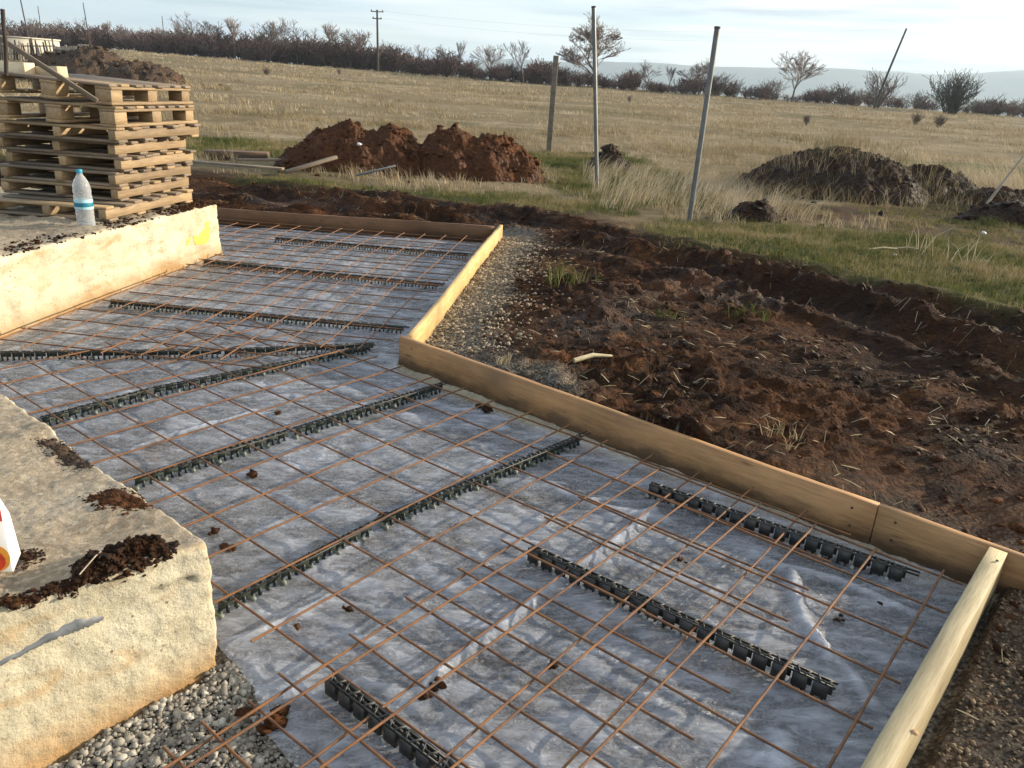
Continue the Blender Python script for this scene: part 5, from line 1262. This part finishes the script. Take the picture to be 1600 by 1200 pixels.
def bush_segs(seed, h, stems, levels=2, spread=.6):
    rr = random.Random(seed); segs = []
    def rec(p, d, L, rad, lv):
        q = p
        for i in range(3):
            dd = Vector((d.x+rr.uniform(-.25, .25), d.y+rr.uniform(-.25, .25), d.z+rr.uniform(-.1, .2))).normalized(); e = q+dd*(L/3); segs.append((q.copy(), e.copy(), rad*(1-.2*i), rad*(1-.2*(i+1)), lv)); q = e; d = dd
            if lv < levels:
                for _ in range(2 if lv == 0 else 1):
                    az = rr.uniform(0, 6.283); rec(q, (d+Vector((math.cos(az), math.sin(az), rr.uniform(-.1, .4)))*.75).normalized(), L*.5, rad*.55, lv+1)
    for s in range(stems):
        az = rr.uniform(0, 6.283); sp = rr.uniform(0, spread); rec(Vector((math.cos(az)*.12*h*rr.random(), math.sin(az)*.12*h*rr.random(), -.1)), Vector((math.cos(az)*sp, math.sin(az)*sp, 1)).normalized(), h*rr.uniform(.55, .8), .012*h, 0)
    return segs
def segs_vf(segs, minr, n=3):
    A = np.array([s[0] for s in segs]); B = np.array([s[1] for s in segs]); r0 = np.maximum([s[2] for s in segs], minr); r1 = np.maximum([s[3] for s in segs], minr)
    d = B-A; d /= np.linalg.norm(d, axis=1)[:, None]+1e-9
    ref = np.where((np.abs(d[:, 2]) < .9)[:, None], np.array([0, 0, 1.0]), np.array([1.0, 0, 0])); a = np.cross(d, ref); a /= np.linalg.norm(a, axis=1)[:, None]; b = np.cross(d, a)
    V = []
    for base, rd in ((A, r0), (B, r1)):
        for k in range(n):
            t = 2*math.pi*k/n; V.append(base+rd[:, None]*(math.cos(t)*a+math.sin(t)*b))
    V = np.stack(V, 1); N = len(A); off = (np.arange(N)*2*n)[:, None]; Fc = []
    for k in range(n):
        k2 = (k+1) % n; Fc.append(off+np.array([k, k2, n+k2, n+k]))
    return V.reshape(-1, 3), np.concatenate(Fc)
def tree_proto(seed, h, levels, tr, style, minr=.020):
    s = grow(seed, h, levels, tr, style); tr_ = [x for x in s if x[4] <= 1]; cr_ = [x for x in s if x[4] > 1]
    V, Fc = segs_vf(tr_, .03, 5); a = mk('trunk', V, Fc, BARK, link=False, smooth=True).data
    V, Fc = segs_vf(cr_, minr, 3); b = mk('crown', V, Fc, TWIG, link=False).data
    return a, b, h
PRO = {'hero': [tree_proto(43, 6.0, 6, .22, 'hero', .015)], 'spread': [tree_proto(5, 6.0, 6, .20, 'spread', .017), tree_proto(9, 6.0, 5, .16, 'spread', .02)], 'up': [tree_proto(12, 7.0, 4, .11, 'up'), tree_proto(14, 7.0, 4, .10, 'up')], 'round': [tree_proto(21, 6.0, 5, .14, 'round'), tree_proto(23, 6.0, 5, .13, 'round'), tree_proto(26, 6.0, 4, .13, 'round')]}
def bush_proto(seed, stems, mat, minr=.018, spread=.6, levels=2):
    V, Fc = segs_vf(bush_segs(seed, 3.0, stems, levels, spread), minr, 3); return mk('crown', V, Fc, mat, link=False).data
BUSH = [bush_proto(31, 20, SCRUB), bush_proto(32, 22, SCRUB, spread=.9), bush_proto(33, 18, TWIG), bush_proto(34, 46, EVERG, .016, .85)]
STEM = mk('trunk', *segs_vf([(Vector((0, 0, -.1)), Vector((.02, 0, .35)), .06, .05, 0)], .03, 5), BARK, link=False).data
def ground_at(px, D):
    d = ray(px, 140); x = d[0]/d[1]*D; return x, D, gz(x, D)
def tree(kind, var, px, D, hpx, label, group=None, wide=1.0, rz=None):
    a, b, h = PRO[kind][var % len(PRO[kind])]; x, y, zz = ground_at(px, D); H_ = hpx*D/F; s = H_/h
    r_ = thing('bare_tree', label, 'tree', (x, y, zz), random.uniform(0, 6.28) if rz is None else rz, group); r_.scale = (s*wide, s*wide, s)
    inst('trunk', a, r_); inst('crown', b, r_)
def bush(var, px, D, hpx, label, group=None, wide=1.0):
    x, y, zz = ground_at(px, D); s = hpx*D/F/3.0
    r_ = thing('bare_bush', label, 'bush', (x, y, zz), random.uniform(0, 6.28), group); r_.scale = (s*wide, s*wide, s)
    inst('trunk', STEM, r_); inst('crown', BUSH[var], r_)
tree('hero', 0, 932, 96, 100, 'big spreading bare tree behind the upright steel post', None, 0.95, 0.6)
tree('round', 0, 1240, 97, 72, 'lone round bare tree right of the leaning post', None, 1.0)
tree('round', 1, 1092, 98, 52, 'small dark bare tree just left of the leaning steel post', None, 1.1)
bush(3, 1493, 88, 50, 'broad dark bush at the far right of the field edge', None, 1.12)
bush(2, 1375, 92, 44, 'bare grey bush around the foot of the leaning telegraph pole', None, 1.2)
tree('up', 0, 521, 104, 62, 'pale bare tree standing out above the wood, left of the telegraph pole', None, 1.2)
tree('round', 2, 467, 106, 60, 'pale bare tree above the wood, second left of the telegraph pole', None, 1.1)
tree('up', 1, 651, 100, 42, 'thin bare tree at the end of the dense wood, right of the telegraph pole', None, 1.0)
tree('up', 0, 719, 100, 52, 'slender bare tree between two low ones in the middle of the tree row', None, .7)
tree('round', 0, 765, 99, 50, 'round bare tree left of the weathered square post', None, .95)
tree('up', 1, 818, 98, 58, 'pale upright bare tree beside the top of the weathered square post', None, 1.3)
tree('round', 1, 690, 101, 44, 'low bare tree right of the end of the dense wood', None, 1.2)
tree('round', 2, 1010, 99, 44, 'brown bare tree right of the big spreading tree', None, 1.3)
tree('up', 0, 1045, 100, 38, 'thin brown bare tree halfway between the two steel posts', None, 1.0)
ORD = ['first', 'second', 'third', 'fourth', 'fifth', 'sixth', 'seventh', 'eighth', 'ninth', 'tenth', 'eleventh', 'twelfth', 'thirteenth']
GT = 'bare trees of the dense wood at the left'
for i, (px, h_) in enumerate(((262, 38), (288, 46), (305, 60), (338, 52), (372, 60), (402, 52), (432, 56), (446, 64), (492, 52), (548, 56), (565, 54), (604, 44), (622, 40))):
    tree(('round', 'up', 'round')[i % 3], i, px, 104+(i*7 % 9), h_*.98, ('brown bare tree in the dense wood, %s from its left end' % ORD[i]), GT, 1.15)
for i, (px, h_) in enumerate(((-30, 60), (20, 62), (60, 52), (100, 50), (140, 50), (175, 46), (205, 42), (232, 40))):
    tree(('round', 'round', 'up')[i % 3], i+1, px, 118+(i*5 % 9), h_-6, 'brown bare tree behind the pale wall, %s from the left edge' % ORD[i], 'bare trees behind the pale wall', 1.3)
LM = [(850, 'weathered square post'), (932, 'upright steel post'), (1100, 'leaning steel post'), (1240, 'lone round tree'), (1372, 'leaning telegraph pole'), (1493, 'broad dark bush')]
_lc = {}
GB = 'low bare bushes along the far field edge'
def _lab(px):
    lm = [n for x, n in LM if x <= px][-1]; k = _lc.get(lm, 0); _lc[lm] = k+1
    return 'low bare bush at the field edge, %s one right of the %s' % (ORD[k], lm)
for i, px in enumerate((862, 885, 968, 990, 1068, 1120, 1150, 1178, 1205, 1282, 1310, 1340, 1410, 1440, 1530, 1560, 1590, 1625)):
    bush((0, 1, 2)[i % 3], px, 96+(i*5 % 11), 17+(i*7 % 12), _lab(px), GB, 1.5)
for i, px in enumerate((640, 665, 700, 738, 782, 800, 840)):
    bush((1, 0)[i % 2], px, 99+(i*3 % 7), 20+(i*5 % 9), 'low reddish bush, %s one right of the end of the dense wood' % ORD[i], 'reddish bushes left of the square post', 1.5)
# small dry bushes standing out in the field
for px, py, hp, lab in ((1270, 196, 15, 'small reddish round bush alone in the right part of the field'), (1442, 196, 17, 'small dry bush in the field below the broad dark bush'), (1480, 200, 18, 'sparse dry bush right of the small one in the field'), (418, 118, 11, 'small dark dry bush in the field below the wood'), (530, 117, 8, 'low dark tuft bush in the field near the telegraph pole'), (986, 160, 9, 'low dry bush in the field beyond the upright post')):
    lo_, hi_ = 12.0, 100.0
    for _ in range(40):
        D_ = (lo_+hi_)/2; d = ray(px, py); x_ = d[0]/d[1]*D_
        if HC+d[2]/d[1]*D_ > gz(x_, D_): lo_ = D_
        else: hi_ = D_
    bush(0 if hp > 10 else 2, px, min(D_, 95), hp, lab, None, 1.0)
# scrub that fills the tree rows, one mass
parts = []; rs = np.random.RandomState(9)
tmpl = []
for s_ in range(5):
    sg = bush_segs(50+s_, 1.0, 9, 2, .8); A = np.array([q[0] for q in sg]); B = np.array([q[1] for q in sg]); wq = np.maximum([q[2] for q in sg], .015)[:, None]
    sd_ = np.cross(B-A, rs.normal(0, 1, A.shape)); sd_ /= np.linalg.norm(sd_, axis=1)[:, None]+1e-9
    V = np.stack([A-sd_*wq, A+sd_*wq, B+sd_*wq*.8, B-sd_*wq*.8], 1).reshape(-1, 3); tmpl.append((V, np.arange(len(V)).reshape(-1, 4)))
def scrub_row(px0, px1, hfun, D0, D1, n):
    for k in range(n):
        px = rs.uniform(px0, px1); D = rs.uniform(D0, D1); d = ray(px, 140); x = d[0]/d[1]*D; zz = 0.085+float(far_z(np.array([x]), np.array([D]))[0])
        H_ = hfun(px)*D/F*rs.uniform(.7, 1.1); V, Fc = tmpl[k % 5]; a = rs.uniform(0, 6.28); R = np.array([[math.cos(a), -math.sin(a)], [math.sin(a), math.cos(a)]])
        W_ = V.copy(); W_[:, :2] = (V[:, :2]@R.T)*H_*1.25; W_[:, 2] *= H_; parts.append((W_+np.array([x, D, zz]), Fc))
scrub_row(225, 650, lambda p: np.interp(p, [225, 300, 400, 500, 600, 650], [24, 30, 30, 32, 30, 22]), 104, 124, 260)
scrub_row(-60, 240, lambda p: np.interp(p, [-60, 40, 120, 240], [36, 34, 30, 26]), 118, 135, 90)
scrub_row(640, 1000, lambda p: 20*(1+.55*math.sin(p*.061)*math.sin(p*.023+1)), 98, 110, 120)
scrub_row(1000, 1680, lambda p: np.interp(p, [1000, 1200, 1680], [19, 15, 14])*(1+.5*math.sin(p*.047)*math.sin(p*.019)), 96, 110, 150)
V, Fc = join(parts); tag(mk('scrub', V, Fc, SCRUB), 'dense brown scrub filling the tree rows along the field edge', 'scrub', kind='stuff')

# ------------------------------------------------------------------ telegraph poles and wires, fence and wall at the far left
def pole(px, D, hpx, leanpx, label, rad=.11, arms=0, group=None):
    x, y, zz = ground_at(px, D); H_ = hpx*D/F; tx = leanpx*D/F
    r_ = thing('telegraph_pole', label, 'telegraph pole', (x, y, zz), 0, group)
    V, Fc = tube([(0, 0, -.5), (tx*.5, 0, H_*.5), (tx, 0, H_)], [rad*1.1, rad, rad*.8], 8, cap=False); mk('shaft', V, Fc, POLEW, r_, smooth=True)
    for k in range(arms):
        zk = H_-.25-.75*k; V, Fc = box_vf(tx-.75+.2*k, tx+.75-.2*k, -.05, .05, zk, zk+.10); mk('cross_arm', V, Fc, POLEW, r_)
        for s in (-.65+.2*k, .65-.2*k):
            V, Fc = lathe([(.05, 0), (.06, .08), (.03, .16), (0, .17)], 8); mk('insulator', V+np.array([tx+s, 0, zk+.10]), Fc, POLEW, r_)
    return np.array([x+tx, y, zz+H_])
tA = pole(591, 100, 82, -1, 'upright telegraph pole with two cross arms in front of the wood', .13, 2)
tB = pole(1370, 90, 108, 24, 'telegraph pole leaning to the right out of the grey bush', .12)
pole(58, 92, 78, -5, 'tall thin pole rising behind the pale wall at the left', .07)
pole(150, 104, 62, -3, 'thin pole above the scrub right of the pale wall', .06)
for k_, (px, h_) in enumerate(((78, 60), (264, 50), (296, 42), (307, 46), (389, 40))):
    pole(px, 112, h_, 0, ('thin distant pole by the right end of the pale wall', 'thin distant pole over the left end of the wood', 'thin distant pole, left one of a close pair over the wood', 'thin distant pole, right one of a close pair over the wood', 'thin distant pole over the middle of the wood')[k_], .055, 0, 'thin distant poles over the wood')
def wire(a, b, sag, label):
    t = np.linspace(0, 1, 40)[:, None]; P = a*(1-t)+b*t; P[:, 2] -= sag*4*(t*(1-t))[:, 0]
    tag(tube_obj('power_line', P, .0045, POLEW, None, 4), label, 'wire', 'wires between the telegraph poles')
eR = atY(1700, 84, 60)
wire(tA+np.array([.6, 0, -.1]), tB, 1.1, 'upper wire between the two telegraph poles')
wire(tA+np.array([-.6, 0, -.8]), tB+np.array([0, 0, -.9]), 1.2, 'lower wire between the two telegraph poles')
# long low pale wall
x0, y0, z0_ = ground_at(12, 80); wa_ = math.radians(48)
x1 = ray(103, 140); L = (x1[0]/x1[1]*80-x0)/(math.cos(wa_)-x1[0]/x1[1]*math.sin(wa_))
wl = thing('low_building', 'long low cream building at the far left behind the paling fence', 'building', (x0, y0, z0_), wa_)
h_w = atY(20, 56, 80)[2]-z0_-.12
V, Fc = box_vf(0, L, 0, 4.0, -.5, h_w); mk('wall', V, Fc, LIMEW, wl)
V, Fc = box_vf(-.12, L+.12, -.12, 4.1, h_w+.002, h_w+.12); mk('roof', V, Fc, LIMEW, wl)
# paling fence: bundled old posts
fn_o = thing('paling_fence', 'old paling fence of uneven dark stakes in front of the cream wall', 'fence', (0, 0, 0))
rs = random.Random(4)
STK = [mk('stake', *tube([(0, 0, -.1), (.02, 0, .9), (-.02, .01, 1.8)], [.075, .07, .055], 6, cap=False), m_, link=False, smooth=True).data for m_ in (GREYWOOD, STICKW, POLEW)]
for i, px in enumerate(np.linspace(-10, 92, 24)):
    x, y, zz = ground_at(px, 62+rs.uniform(-.6, .6)); o = inst('stake', STK[rs.choice((0, 1, 2, 2))], fn_o, (x, y, zz), (rs.uniform(-.06, .06), rs.uniform(-.10, .10), 0), (1, 1, rs.uniform(.58, .86)))
for zr in (.4, .95):
    a = ground_at(-10, 62); b = ground_at(92, 62); V, Fc = tube([(a[0], a[1]-.1, a[2]+zr), (b[0], b[1]-.1, b[2]+zr)], .04, 5, cap=False); mk('rail', V, Fc, GREYWOOD, fn_o)
fh = thing('board_fence', 'low weathered board fence between the stakes and the rubble heap', 'fence', (0, 0, 0))
SL = mk('board', *box_vf(0, .20, -.012, .012, -.1, 1.05), STICKW, link=False).data
xa = ground_at(92, 60); xb = ground_at(152, 60); nS = 14
for i in range(nS):
    t_ = i/nS; x = xa[0]+(xb[0]-xa[0])*t_; inst('board', SL, fh, (x, 60, gz(x, 60)), (0, rs.uniform(-.03, .03), 0), (1, 1, rs.uniform(.9, 1.05)))
V, Fc = box_vf(xa[0], xb[0], 59.94, 59.985, xa[2]+.7, xa[2]+.79); mk('rail', V, Fc, GREYWOOD, fh)

# ------------------------------------------------------------------ haze
HZ = MB('haze_air'); HZ.nt.nodes.remove(HZ.p)
pv = HZ.n('ShaderNodeVolumePrincipled'); pv.inputs['Color'].default_value = (0.70, 0.86, 1.0, 1); pv.inputs['Density'].default_value = 3.2e-4; pv.inputs['Anisotropy'].default_value = 0.2
HZ.l(pv.outputs[0], HZ.o.inputs['Volume'])
V, Fc = box_vf(-2700, 2700, -70, 3500, -90, 235)
tag(mk('haze', V, Fc, HZ.m), kind='stuff')
